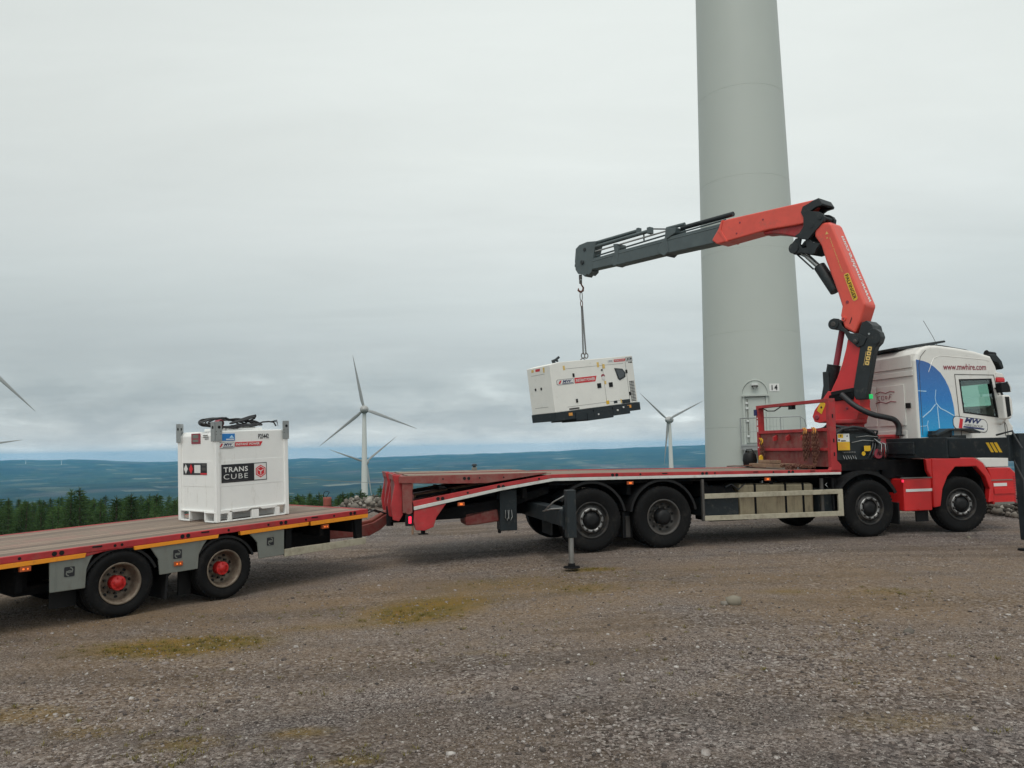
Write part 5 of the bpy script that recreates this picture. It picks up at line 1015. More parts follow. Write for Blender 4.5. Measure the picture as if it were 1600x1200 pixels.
# ================================================================== terrain
def h2(x, y): return np.sin(x*1.7+np.sin(y*1.3)*1.5)*np.cos(y*1.1+np.cos(x*.9)*1.3)
def edge_dist(x, y):
    """metres beyond the rim of the gravel plateau (negative inside)"""
    ye = 27.5+16*smooth((x-1)/7)-10.5*smooth((-x-6)/6)-8*smooth((x-30)/15)
    wob = 1.2*np.sin(x*.35+1)+.5*np.sin(x*.93)
    xe = 46+0*x
    return np.maximum(np.maximum(y-ye-wob, x-xe), np.maximum(-38-x, -45-y))
AZ = np.radians([-180, -60, -36, -33.7, -30, -25, -14, -7.5, 0, 7, 14, 22, 29, 33.4, 40, 60, 180])
EL = np.array([-8, -8, -4, -3, -4, -9.5, -10, -9.5, -7, -4, -.5, 1, 3, 5, 5, 3, -8])/1200.
def height(x, y):
    r = np.hypot(x, y); az = np.arctan2(x, y)
    z = -.15*smooth((2.5-x)/6.)+.012*np.sin(x*1.1)*np.sin(y*.9+1)*smooth((18-y)/6.)
    d = edge_dist(x, y)
    bank = .25*np.exp(-((d+1.3)/1.0)**2)*smooth((x+7)/2.5)*smooth((9-x)/2)
    z = z+bank
    dd = np.maximum(d, 0); fall = -4.6*smooth(dd/9.)-.062*np.maximum(dd-6, 0)*smooth((dd-6)/10)
    near = z+fall
    t = smooth((r-150)/2600.); und = h2(x/900., y/900.)*14+h2(x/2600.+4, y/2100.)*18
    near = near*(r < 1500)+(-5-.062*1450)*(r >= 1500)
    mid = (-235+und)
    elr = np.interp(az, AZ, EL); Rr = 16000.; top = 1.76+Rr*elr+h2(az*40, az*17)*9+h2(az*131, 2+0*az)*4
    rise = smooth((r-6500)/(Rr-6500)); far = mid*(1-rise)+top*rise
    far = np.where(r > Rr, top-(r-Rr)*.03, far)
    rightmost = smooth((az-R_(24))/R_(8))
    z2 = near*(1-t)+far*t
    return z2
NA = 420
azs = np.concatenate([np.linspace(-60, 60, 300), np.linspace(60, 300, NA-300+2)[1:-1]]); azs = np.radians(azs)
def sheet(name, rs, mats, center=False):
    n = len(azs); R2, A2 = np.meshgrid(rs, azs, indexing='ij'); X2 = R2*np.sin(A2); Y2 = R2*np.cos(A2); Z2 = height(X2, Y2)
    V = np.stack([X2.ravel(), Y2.ravel(), Z2.ravel()], 1); F = []
    i = np.arange(len(rs)-1)[:, None]; j = np.arange(n)[None, :]; j2 = (j+1) % n
    q = np.stack([(i*n+j), (i*n+j2), ((i+1)*n+j2), ((i+1)*n+j)], -1).reshape(-1, 4)[:, ::-1]
    V = V.tolist(); F = q.tolist()
    if center: V.append((0., 0., float(height(np.array([0.]), np.array([0.]))[0]))); c = len(V)-1; F += [(c, (k+1) % n, k) for k in range(n)]
    me = bpy.data.meshes.new(name); me.from_pydata(V, [], F); me.materials.append(mats); me.polygons.foreach_set('use_smooth', [True]*len(me.polygons)); me.update()
    o = bpy.data.objects.new(name, me); C.objects.link(o); tag(o, kind='structure'); return o

def ground_material():
    m = bpy.data.materials.new('gravel_ground'); m.use_nodes = True; nt = m.node_tree; N = nt.nodes; L = nt.links
    b = N['Principled BSDF']; b.inputs['Roughness'].default_value = .92; b.inputs['Specular IOR Level'].default_value = .25
    tc = N.new('ShaderNodeTexCoord'); V = tc.outputs['Object']
    def noise(sc, det=5, rough=.6, vec=V):
        n = N.new('ShaderNodeTexNoise'); n.inputs['Scale'].default_value = sc; n.inputs['Detail'].default_value = det; n.inputs['Roughness'].default_value = rough; L.new(vec, n.inputs['Vector']); return n.outputs['Fac']
    def ramp(f, stops):
        r = N.new('ShaderNodeValToRGB'); e = r.color_ramp.elements
        while len(e) < len(stops): e.new(.5)
        for k, (p, c) in enumerate(stops): e[k].position = p; e[k].color = tuple(c)+(1,) if len(c) == 3 else c
        L.new(f, r.inputs['Fac']); return r.outputs['Color']
    def mix(f, a, c, bt='MIX'):
        x = N.new('ShaderNodeMix'); x.data_type = 'RGBA'; x.blend_type = bt
        L.new(f, x.inputs['Factor']) if not isinstance(f, float) else setattr(x.inputs['Factor'], 'default_value', f)
        for s, v in (('A', a), ('B', c)):
            if isinstance(v, tuple): x.inputs[s].default_value = v+(1,)
            else: L.new(v, x.inputs[s])
        return x.outputs['Result']
    def math(op, a, c):
        x = N.new('ShaderNodeMath'); x.operation = op; x.use_clamp = False
        for i, v in enumerate((a, c)):
            if isinstance(v, (int, float)): x.inputs[i].default_value = v
            else: L.new(v, x.inputs[i])
        return x.outputs[0]
    def vor(sc, feat='F1', rnd=1.):
        v = N.new('ShaderNodeTexVoronoi'); v.feature = feat; v.inputs['Scale'].default_value = sc; v.inputs['Randomness'].default_value = rnd; L.new(V, v.inputs['Vector']); return v
    # small stones of two sizes, colour per stone
    v1 = vor(40); v2 = vor(85); v3 = vor(17)
    s1 = N.new('ShaderNodeSeparateColor'); L.new(v1.outputs['Color'], s1.inputs[0]); s2 = N.new('ShaderNodeSeparateColor'); L.new(v2.outputs['Color'], s2.inputs[0]); s3 = N.new('ShaderNodeSeparateColor'); L.new(v3.outputs['Color'], s3.inputs[0])
    st = [(.0, (.028, .022, .021)), (.3, (.13, .103, .094)), (.62, (.245, .205, .188)), (.88, (.37, .32, .295)), (1., (.55, .50, .46))]
    c1 = ramp(s1.outputs[0], st); c2 = ramp(s2.outputs[0], st); c3 = ramp(s3.outputs[0], st)
    big = ramp(noise(.55, 6, .62), [(.42, (0, 0, 0)), (.56, (1, 1, 1))])
    base = mix(big, c2, c1)
    stones3 = ramp(math('MULTIPLY', s3.outputs[1], math('SUBTRACT', 1., v3.outputs['Distance'])), [(.62, (0, 0, 0)), (.66, (1, 1, 1))]); base = mix(stones3, base, c3)
    # earth between stones: warm brown patches, grey patches
    earth = ramp(noise(.38, 7, .6), [(.40, (0, 0, 0)), (.62, (1, 1, 1))])
    base = mix(math('MULTIPLY', earth, .42), base, (.25, .165, .095))
    fine = noise(9, 8, .75); base = mix(.35, base, ramp(fine, [(.25, (.25, .25, .25)), (.75, (.9, .9, .9))]), 'OVERLAY')
    bl = ramp(noise(2.2, 7, .7), [(.50, (0, 0, 0)), (.68, (1, 1, 1))]); base = mix(math('MULTIPLY', bl, .3), base, (.28, .195, .12))
    grey = ramp(noise(.23, 4, .5), [(.52, (0, 0, 0)), (.66, (1, 1, 1))]); base = mix(math('MULTIPLY', grey, .35), base, (.185, .162, .16))
    mpt = N.new('ShaderNodeMapping'); mpt.inputs['Rotation'].default_value = (0, 0, -.22); mpt.inputs['Scale'].default_value = (.12, 1.1, 1); L.new(V, mpt.inputs['Vector'])
    trk = ramp(noise(1.3, 5, .55, mpt.outputs[0]), [(.42, (.55, .55, .55)), (.5, (1, 1, 1)), (.62, (1.0, 1.0, 1.0)), (.72, (.7, .68, .66))]); base = mix(.55, base, trk, 'MULTIPLY')
    # warm trodden earth band between the lorries and the foreground
    P0 = N.new('ShaderNodeSeparateXYZ'); L.new(V, P0.inputs[0]); bandv = math('MULTIPLY', math('SUBTRACT', P0.outputs[1], 9.6), .42)
    bnd = math('MULTIPLY', math('POWER', 2.718, math('MULTIPLY', math('MULTIPLY', bandv, bandv), -1.)), ramp(noise(.9, 8, .7), [(.35, (.1, .1, .1)), (.65, (.75, .75, .75))]))
    base = mix(bnd, base, (.285, .19, .105))
    # moss and yellowed grass patches at their places
    P = N.new('ShaderNodeSeparateXYZ'); L.new(V, P.inputs[0]); tot = None
    spots = [(-3.5, 7.75, .8, .38, 1.), (-3.0, 8.0, .5, .25, .9), (-1.15, 8.95, .6, .6, 1.), (-.2, 10.6, 1.0, .6, .45), (-.75, 9.5, .8, .5, .55), (-2.3, 8.5, .6, .2, .4), (.9, 9.9, .5, .4, .55), (1.12, 11.4, .4, .2, .9), (3.2, 9.3, .45, .25, .45), (4.4, 9.2, .5, .3, .5), (-3.7, 5.9, .45, .25, .55), (-3.0, 5.5, .3, .15, .5), (-2.2, 5.2, .3, .15, .55), (-1.45, 5.3, .25, .12, .6), (-1.0, 4.75, .2, .1, .6), (2.4, 5.0, .6, .25, .4), (4.6, 5.4, .5, .3, .4), (-.4, 7.1, .3, .12, .35), (6.5, 8.2, 1.0, .4, .35)]
    for cx, cy, rx, ry, amt in spots:
        dx = math('DIVIDE', math('SUBTRACT', P.outputs[0], cx), rx); dy = math('DIVIDE', math('SUBTRACT', P.outputs[1], cy), ry)
        g = math('MULTIPLY', math('POWER', 2.718, math('MULTIPLY', math('ADD', math('MULTIPLY', dx, dx), math('MULTIPLY', dy, dy)), -1.)), amt)
        tot = g if tot is None else math('ADD', tot, g)
    mo = ramp(math('MULTIPLY', tot, math('MULTIPLY', noise(5., 12, .85), 2.)), [(.14, (0, 0, 0)), (.8, (1, 1, 1))])
    mcol = ramp(noise(4.5, 6, .7), [(.35, (.16, .115, .010)), (.6, (.26, .15, .012)), (.8, (.23, .11, .018))])
    base = mix(math('MULTIPLY', mo, .8), base, mcol)
    # beyond the rim: heather and rough grass
    at = N.new('ShaderNodeAttribute'); at.attribute_name = 'veg'
    vc = ramp(noise(.6, 8, .7), [(.3, (.02, .035, .014)), (.55, (.05, .06, .025)), (.75, (.1, .085, .05))])
    base = mix(at.outputs['Fac'], base, vc); L.new(base, b.inputs['Base Color'])
    # relief
    hh = math('ADD', math('MULTIPLY', v1.outputs['Distance'], -1.3), math('ADD', math('MULTIPLY', v2.outputs['Distance'], -.7), math('MULTIPLY', noise(14, 6, .7), 1.6)))
    hh = math('ADD', hh, math('ADD', math('MULTIPLY', stones3, .7), math('MULTIPLY', noise(2.4, 6, .6), 5.)))
    bp = N.new('ShaderNodeBump'); bp.inputs['Strength'].default_value = .95; bp.inputs['Distance'].default_value = .025; L.new(hh, bp.inputs['Height'])
    L.new(bp.outputs[0], b.inputs['Normal'])
    return m
def plain_material():
    m = bpy.data.materials.new('valley_land'); m.use_nodes = True; nt = m.node_tree; N = nt.nodes; L = nt.links
    b = N['Principled BSDF']; b.inputs['Roughness'].default_value = .95; b.inputs['Specular IOR Level'].default_value = .1
    tc = N.new('ShaderNodeTexCoord'); V = tc.outputs['Object']
    def noise(sc, det, rough=.6):
        n = N.new('ShaderNodeTexNoise'); n.inputs['Scale'].default_value = sc; n.inputs['Detail'].default_value = det; n.inputs['Roughness'].default_value = rough; L.new(V, n.inputs['Vector']); return n.outputs['Fac']
    def ramp(f, stops):
        r = N.new('ShaderNodeValToRGB'); e = r.color_ramp.elements
        while len(e) < len(stops): e.new(.5)
        for k, (p, c) in enumerate(stops): e[k].position = p; e[k].color = tuple(c)+(1,)
        L.new(f, r.inputs['Fac']); return r.outputs['Color']
    def mix(f, a, c):
        x = N.new('ShaderNodeMix'); x.data_type = 'RGBA'; L.new(f, x.inputs['Factor'])
        for s, v in (('A', a), ('B', c)):
            if isinstance(v, tuple): x.inputs[s].default_value = v+(1,)
            else: L.new(v, x.inputs[s])
        return x.outputs['Result']
    v = N.new('ShaderNodeTexVoronoi'); v.inputs['Scale'].default_value = 1/210.; L.new(V, v.inputs['Vector']); s = N.new('ShaderNodeSeparateColor'); L.new(v.outputs['Color'], s.inputs[0])
    fields = ramp(s.outputs[0], [(0, (.016, .036, .024)), (.5, (.03, .06, .03)), (.8, (.05, .07, .035)), (.95, (.16, .17, .11)), (1, (.32, .32, .24))])
    wood = ramp(noise(1/420., 9, .7), [(.40, (1, 1, 1)), (.50, (0, 0, 0))])
    c = mix(wood, fields, (.007, .015, .013))
    fell = ramp(noise(1/1500., 7, .6), [(.57, (0, 0, 0)), (.66, (1, 1, 1))]); c = mix(fell, c, (.13, .105, .09))
    big = ramp(noise(1/3200., 8, .62), [(.38, (1, 1, 1)), (.58, (0, 0, 0))])
    mm = N.new('ShaderNodeMath'); mm.operation = 'MULTIPLY'; mm.inputs[1].default_value = .62; L.new(big, mm.inputs[0]); c = mix(mm.outputs[0], c, (.012, .022, .018))
    L.new(c, b.inputs['Base Color']); return m
rs1 = np.concatenate([np.linspace(.4, 12, 50), np.linspace(12.25, 48, 130), np.geomspace(49, 420, 50)])
g = sheet('ground', rs1, ground_material(), True)
co = np.empty(len(g.data.vertices)*3); g.data.vertices.foreach_get('co', co); co = co.reshape(-1, 3)
veg = smooth((edge_dist(co[:, 0], co[:, 1])-.2)/1.5); at = g.data.attributes.new('veg', 'FLOAT', 'POINT'); at.data.foreach_set('value', veg.astype(np.float32))
pm = plain_material()
sheet('valley', np.geomspace(420, 9000, 70), pm); sheet('hills', np.geomspace(9000, 20000, 60), pm)
for x, y, hub, gz, lb in FAR:
    zz = float(height(np.array([float(x)]), np.array([float(y)]))[0]); turbine(x, y, zz+62, zz-2, (95, 215, 335), .1, lb, group='tiny turbines on the far ridge', rb=4, rtp=3)

# ================================================================== gravel stones, rubble, tufts
def stone_template(sub=1):
    bm = bmesh.new(); bmesh.ops.create_icosphere(bm, subdivisions=sub, radius=1.); v = np.array([p.co[:] for p in bm.verts]); f = np.array([[q.index for q in p.verts] for p in bm.faces]); bm.free(); return v, f
def scatter(name, P, sizes, sub, matname, flatten=.6, sink=.3, kind='stuff', jag=.25):
    v, f = stone_template(sub); n = len(P); nv = len(v)
    T = [v*(1+rng.uniform(-jag, jag, (nv, 1)))+rng.uniform(-.1, .1, v.shape) for _ in range(12)]; T = np.array(T)[rng.integers(0, 12, n)]
    sc = sizes[:, None]*np.stack([rng.uniform(.75, 1.3, n), rng.uniform(.7, 1.1, n), rng.uniform(.4, .85, n)*flatten/.6], 1)
    T = T*sc[:, None, :]
    a = rng.uniform(0, 2*pi, n); tl = rng.normal(0, .35, n)
    ca, sa, ct, s_t = np.cos(a), np.sin(a), np.cos(tl), np.sin(tl)
    y1 = T[:, :, 1]*ct[:, None]-T[:, :, 2]*s_t[:, None]; z1 = T[:, :, 1]*s_t[:, None]+T[:, :, 2]*ct[:, None]
    x2 = T[:, :, 0]*ca[:, None]-y1*sa[:, None]; y2 = T[:, :, 0]*sa[:, None]+y1*ca[:, None]
    V = np.stack([x2+P[:, 0:1], y2+P[:, 1:2], z1+P[:, 2:3]+(sc[:, 2]*(1-2*sink)*.5)[:, None]], -1).reshape(-1, 3)
    F = (f[None]+(np.arange(n)*nv)[:, None, None]).reshape(-1, 3)
    me = bpy.data.meshes.new(name); me.vertices.add(len(V)); me.vertices.foreach_set('co', V.ravel()); me.loops.add(len(F)*3); me.loops.foreach_set('vertex_index', F.ravel().astype(np.int32)); me.polygons.add(len(F)); me.polygons.foreach_set('loop_start', np.arange(0, len(F)*3, 3, dtype=np.int32)); me.update(calc_edges=True)
    at = me.attributes.new('tint', 'FLOAT', 'POINT'); at.data.foreach_set('value', np.repeat(rng.random(n), nv).astype(np.float32))
    me.materials.append(MATS[matname]); o = bpy.data.objects.new(name, me); C.objects.link(o)
    if kind: tag(o, kind=kind)
    return o
def stone_mat(name, stops):
    m = bpy.data.materials.new(name); m.use_nodes = True; nt = m.node_tree; N = nt.nodes; L = nt.links; b = N['Principled BSDF']; b.inputs['Roughness'].default_value = .9; b.inputs['Specular IOR Level'].default_value = .3
    a = N.new('ShaderNodeAttribute'); a.attribute_name = 'tint'; r = N.new('ShaderNodeValToRGB'); e = r.color_ramp.elements
    while len(e) < len(stops): e.new(.5)
    for k, (p, c) in enumerate(stops): e[k].position = p; e[k].color = tuple(c)+(1,)
    tc = N.new('ShaderNodeTexCoord'); n = N.new('ShaderNodeTexNoise'); n.inputs['Scale'].default_value = 30; n.inputs['Detail'].default_value = 5; L.new(tc.outputs['Object'], n.inputs['Vector'])
    ad_ = N.new('ShaderNodeMath'); ad_.operation = 'MULTIPLY_ADD'; ad_.inputs[1].default_value = .5; ad_.inputs[2].default_value = -.25; L.new(n.outputs['Fac'], ad_.inputs[0]); s = N.new('ShaderNodeMath'); L.new(ad_.outputs[0], s.inputs[0]); L.new(a.outputs['Fac'], s.inputs[1])
    L.new(s.outputs[0], r.inputs['Fac']); L.new(r.outputs[0], b.inputs['Base Color']); MATS[name] = m
stone_mat('gravel_stone', [(0, (.05, .042, .038)), (.35, (.16, .128, .114)), (.7, (.245, .205, .185)), (.93, (.30, .265, .245)), (1, (.44, .41, .385))])
stone_mat('rubble_stone', [(0, (.055, .047, .04)), (.4, (.115, .10, .085)), (.75, (.19, .17, .145)), (1, (.34, .31, .27))])
n = 60000; az = rng.uniform(-.68, .68, n); rr_ = 3.2*np.exp(rng.random(n)**.9*np.log(18/3.2)); X = rr_*np.sin(az); Y = rr_*np.cos(az)
clump = (h2(X*1.3, Y*1.1)+.6*h2(X*3.1+2, Y*2.7)+rng.normal(0, .6, n)) > -.35; X, Y = X[clump], Y[clump]; n = len(X)
sz = np.clip(rng.lognormal(-5.1, .42, n), .0035, .022); scatter('gravel', np.stack([X, Y, height(X, Y)], 1), sz, 0, 'gravel_stone', sink=.35)
n = 260; az = rng.uniform(-.66, .66, n); rr_ = 3.6*np.exp(rng.random(n)*np.log(20/3.6)); X = rr_*np.sin(az); Y = rr_*np.cos(az)
scatter('loose_stones', np.stack([X, Y, height(X, Y)], 1), rng.uniform(.014, .03, n), 1, 'gravel_stone', sink=.4)
for cx_, cy_, sx_, sy_, n in ((1.6, 6.1, .9, .5, 900), (2.9, 6.9, .7, .5, 500), (.5, 5.0, .7, .3, 420), (3.6, 4.9, .8, .4, 400), (-3.0, 6.3, .8, .5, 350), (5.5, 7.6, 1., .6, 500)):
    X = rng.normal(cx_, sx_, n); Y = rng.normal(cy_, sy_, n); scatter('loose_stones', np.stack([X, Y, height(X, Y)], 1), np.clip(rng.lognormal(-4.4, .38, n), .008, .032), 1, 'gravel_stone', sink=.35, flatten=.45)
# rubble bank on the rim
n = 3000; X = rng.uniform(-5.6, 9, n); ye = 27.5+16*smooth((X-1)/7)-10.5*smooth((-X-6)/6)+1.2*np.sin(X*.35+1)+.5*np.sin(X*.93); Y = ye-1.3+rng.normal(0, .75, n); keep = Y < 40; X, Y = X[keep], Y[keep]; n = len(X)
scatter('rubble_bank', np.stack([X, Y, height(X, Y)+np.maximum(0, rng.normal(.03, .05, n))], 1), np.clip(rng.lognormal(-2.9, .42, n), .03, .16), 1, 'rubble_stone', sink=.2, flatten=.75)
n = 3600; X = rng.uniform(11.0, 19, n); Y = 18.6+(X-12)*.25+rng.normal(0, .8, n); H2 = .42*np.exp(-((Y-(18.6+(X-12)*.25))/.8)**2)
scatter('rubble_bank', np.stack([X, Y, height(X, Y)+H2*rng.random(n)], 1), np.clip(rng.lognormal(-3.0, .42, n), .025, .15), 1, 'rubble_stone', sink=.2, flatten=.75)
# single stones one can point to
stone_mat('pale_stone', [(0, (.21, .185, .145)), (.5, (.25, .225, .175)), (1, (.30, .27, .22))])
def rock(x, y, s, label, sub=1, cat='stone', mt='rubble_stone'):
    o = scatter('stone', np.array([[0, 0, 0.]]), np.array([s]), sub, mt, sink=.15, kind=None, flatten=.6, jag=.3); o.location = (x, y, float(height(np.array([x]), np.array([y]))[0])); tag(o, label, cat, None)
rock(2.39, 8.62, .10, 'pale grey fist sized stone lying alone on the gravel right of the middle', mt='pale_stone')
rock(2.27, 8.58, .045, 'smaller brown stone touching the left side of the pale grey stone')
rock(3.62, 7.25, .05, 'brown flat stone in the right foreground gravel beside a darker scrape')
rock(8.1, 13.9, .05, 'small white stone on the gravel just behind the front wheel', mt='pale_stone')
# grass tufts: ground cover
def tufts():
    b = MB(); spots = [(-3.69, 7.72, .8, .3, 90), (-1.2, 8.9, .6, .4, 70), (1.12, 11.4, .4, .22, 30), (-3.0, 5.6, 1.2, .6, 26), (-2.1, 5.0, .5, .25, 34), (-1.0, 4.8, .4, .2, 16), (-2.4, 9.2, .8, .4, 20), (4.3, 9.1, .7, .4, 16), (2.9, 4.7, .8, .4, 10), (.9, 9.9, .5, .3, 24), (-3.0, 8.0, .5, .2, 40), (0, 7, 5, 2.2, 130), (0.5, 10.8, 3, .8, 40), (-5.5, 8.0, 1.2, .5, 30)]
    for cx, cy, rx, ry, n in spots:
        for _ in range(n):
            x = cx+random.gauss(0, rx*.5); y = cy+random.gauss(0, ry*.5); z = float(height(np.array([x]), np.array([y]))[0]); k = random.randint(10, 26); hgt = random.uniform(.012, .035)
            for i in range(k):
                a = random.random()*2*pi; r0 = random.uniform(0, .045); px, py = x+r0*cos(a), y+r0*sin(a); le = random.uniform(.3, 1.1)*hgt; wdt = .0025; ca, sa = cos(a+1.57)*wdt, sin(a+1.57)*wdt
                b.add([(px-ca, py-sa, z), (px+ca, py+sa, z), (px+cos(a)*le*.7, py+sin(a)*le*.7, z+le)], [(0, 1, 2)], 'grass')
    o = b.build('grass_tufts'); tag(o, kind='stuff')
tufts()

# ================================================================== conifers
def conifer(seed, H, Rb):
    r = random.Random(seed); bt = MB(); bt.tube([(0, 0, -.3), (r.uniform(-.03, .03), 0, H*.5), (0, r.uniform(-.03, .03), H)], [.075, .045, .008], 'bark', 7)
    V = []; F = []
    def quad(c, d, up, L_, W_):
        s = d.cross(up).normalized()*W_; k = len(V); V.extend([tuple(c-s*.6), tuple(c+s*.6), tuple(c+d*L_+s*.25), tuple(c+d*L_-s*.25)]); F.append((k, k+1, k+2, k+3))
    z = H*.04
    while z < H-.12:
        t = z/H; rad = Rb*(1-t)**.82*r.uniform(.72, 1.12)+.05; n = max(4, int(8-3*t)); a0 = r.random()*6
        for k in range(n):
            a = a0+2*pi*k/n+r.uniform(-.3, .3); Lb = rad*r.uniform(.7, 1.12); rise = .35+.5*t
            segs = max(3, int(Lb/.12)); p = Vector((0, 0, z))
            for i in range(segs):
                u = (i+.6)/segs; pos = Vector((cos(a)*Lb*u, sin(a)*Lb*u, z+Lb*(rise*u-.55*u*u)+r.uniform(-.02, .02))); d = Vector((cos(a), sin(a), rise-1.1*u)).normalized()
                w_ = (.17*(1-u*.55))*min(1, Lb*1.6)
                for sg_ in (-1, 1):
                    dd = (d+Vector((-sin(a), cos(a), 0))*sg_*r.uniform(.6, 1.1)+Vector((0, 0, r.uniform(-.25, .3)))).normalized(); quad(pos, dd, Vector((0, 0, 1)), w_*r.uniform(.9, 1.4), .035)
                dd = (d+Vector((0, 0, r.uniform(.1, .5)))).normalized(); quad(pos, dd, Vector((-sin(a), cos(a), 0)), .12, .03)
                if r.random() < .6: quad(pos, Vector((r.uniform(-.3, .3), r.uniform(-.3, .3), -1)).normalized(), Vector((cos(a), sin(a), 0)), .09, .03)
        z += r.uniform(.10, .17)*(1.25-.4*t)
    for k in range(10): a = r.random()*6; quad(Vector((0, 0, H-.3+.03*k)), Vector((cos(a)*.5, sin(a)*.5, 1)).normalized(), Vector((-sin(a), cos(a), 0)), .14, .025)
    quad(Vector((0, 0, H-.15)), Vector((0, 0, 1)), Vector((1, 0, 0)), .25, .02)
    bf = MB(); bf.add(V, F, 'needles'); return bt, bf
PT = []
for sd, H, Rb in ((1, 5.0, 1.3), (2, 4.6, 1.15), (3, 5.5, 1.45), (4, 4.2, 1.3), (5, 5.9, 1.2)):
    bt, bf = conifer(sd, H, Rb); PT.append((H, bt, bf))
protos = []
tr_ = random.Random(9)
def tree_spots():
    out = []; d = 41.
    while d < 120 and len(out) < 290:
        for px0, px1 in ((-.74, -.425), (-.32, -.145)):
            x = px0*d; stepx = .42+.014*d
            while x < px1*d:
                out.append((x+tr_.uniform(-.5, .5), d+tr_.uniform(-.7, .7), (px0 > -.4))); x += stepx
        d += 1.7+.055*d
    return out
kinds = ['slender young spruce', 'bushy young spruce', 'tall spruce', 'short dense spruce', 'tall narrow spruce']
for i, (x, y, right) in enumerate(tree_spots()):
    k = tr_.randrange(5) if i >= 5 else i; H, bt, bf = PT[k]
    if i < 5:
        e = empty('spruce_tree'); bt.build('trunk', e); bf.build('crown', e); protos.append(e)
    else: e = copy_tree(protos[k])
    gz = float(height(np.array([x]), np.array([y]))[0]); target = 1.76-y*(tr_.uniform(.051, .066) if not right else tr_.uniform(.054, .066))
    target += max(0, tr_.gauss(0, .14)) + (.45 if tr_.random() < .07 else 0)
    sc = min(1.35, max(.35, (target-gz)/H)); e.location = (x, y, gz-.05); e.scale = (sc*1.22, sc*1.22, sc); e.rotation_euler = (tr_.uniform(-.03, .03), tr_.uniform(-.03, .03), tr_.random()*6.28)
    row = 'front rank' if y < 50 else ('middle ranks' if y < 80 else 'rear ranks')
    side = 'between white tank and truck tail' if right else 'left of the white tank'
    tag(e, 'dark green spruce, %s, %s' % (row, side), 'tree', 'spruces in the %s %s' % (row, side))
# dead cane / bushes near the rim beyond the truck tail handled by the spruces above

# ================================================================== small things on the rim
b = MB(); b.lathe([(.001, 0), (.12, 0), (.12, .05), (.115, .12), (.12, .2), (.12, .27), (.001, .27)], 'drum_red', 20, (0, 0, 0), 'z'); o = b.build('red_drum'); o.location = (-5.55, 23.0, .14); 
b = MB(); b.tube([(-.03, 0, .27), (.02, 0, .34), (.06, 0, .42), (.0, 0, .44), (-.09, 0, .42), (-.11, 0, .35)], .012, 'black', 6); b.box(-.12, -.1, -.01, .01, .27, .36, 'black'); b.build('handle', o)
b = MB(); b.cyl((0, 0, -.6), (0, 0, .02), .05, 'drum_red', 10); b.build('stand', o)
tag(o, 'small rusty red drum with a bent black handle standing on the rim behind the trailer', 'drum')
# rope strung low behind the trailer between two stakes
wr = empty('rope_line', (-5.0, 17.5, 0), 0, 'thin pale rope sagging low between the tank and the tail of the truck', 'rope')
b = MB(); b.tube([(-.9+3.6*t, 0, 1.24-.30*t+(-.55*t*(1-t))*.35+0.06) for t in [k/24 for k in range(25)]], .0045, 'panel_grey', 6); b.build('rope', wr)
b = MB(); b.cyl((-.9, 0, -.2), (-.9, 0, 1.32), .025, 'wood_bearer', 8); b.build('stake', wr); b = MB(); b.cyl((2.7, 0, -.2), (2.7, 0, 1.02), .025, 'wood_bearer', 8); b.build('stake', wr)

# ================================================================== haze
b = MB(); b.box(-20300, 20300, -20300, 20300, -1500, 92, 'black'); hz = b.build('haze'); tag(hz, kind='stuff')
m = bpy.data.materials.new('haze_air'); m.use_nodes = True; nt = m.node_tree; nt.nodes.clear(); o_ = nt.nodes.new('ShaderNodeOutputMaterial'); pv = nt.nodes.new('ShaderNodeVolumePrincipled')
pv.inputs['Color'].default_value = (.20, .62, 1., 1); pv.inputs['Density'].default_value = 4.7e-5; pv.inputs['Anisotropy'].default_value = .0
nt.links.new(pv.outputs[0], o_.inputs['Volume']); hz.data.materials.clear(); hz.data.materials.append(m)

# ================================================================== sky and sun
SUN_EL, SUN_AZ = radians(60), radians(195)      # azimuth from +y towards +x
W = bpy.data.worlds.new('World'); S.world = W; W.use_nodes = True; nt = W.node_tree; N = nt.nodes; L = nt.links; N.clear()
out = N.new('ShaderNodeOutputWorld'); bg = N.new('ShaderNodeBackground'); bg.inputs['Strength'].default_value = .1; L.new(bg.outputs[0], out.inputs[0])
sky = N.new('ShaderNodeTexSky'); sky.sky_type = 'NISHITA'; sky.sun_disc = False; sky.sun_elevation = SUN_EL; sky.sun_rotation = SUN_AZ; sky.air_density = 1; sky.dust_density = 2
tc = N.new('ShaderNodeTexCoord'); sp = N.new('ShaderNodeSeparateXYZ'); L.new(tc.outputs['Generated'], sp.inputs[0])
def mth(op, a, c=None, d=None, clamp=False):
    x = N.new('ShaderNodeMath'); x.operation = op; x.use_clamp = clamp
    for i, v in enumerate([a, c, d]):
        if v is None: continue
        if isinstance(v, (int, float)): x.inputs[i].default_value = v
        else: L.new(v, x.inputs[i])
    return x.outputs[0]
def wramp(f, stops):
    r = N.new('ShaderNodeValToRGB'); e = r.color_ramp.elements; r.color_ramp.interpolation = 'EASE' if 0 else 'LINEAR'
    while len(e) < len(stops): e.new(.5)
    for k, (p, c) in enumerate(stops): e[k].position = p; e[k].color = tuple(c)+(1,)
    L.new(f, r.inputs['Fac']); return r.outputs['Color']
def wmix(f, a, c, bt='MIX'):
    x = N.new('ShaderNodeMix'); x.data_type = 'RGBA'; x.blend_type = bt; x.clamp_result = False
    if isinstance(f, float): x.inputs['Factor'].default_value = f
    else: L.new(f, x.inputs['Factor'])
    for s, v in (('A', a), ('B', c)):
        if isinstance(v, tuple): x.inputs[s].default_value = v+(1,)
        else: L.new(v, x.inputs[s])
    return x.outputs['Result']
zc = mth('MAXIMUM', sp.outputs[2], 0.)
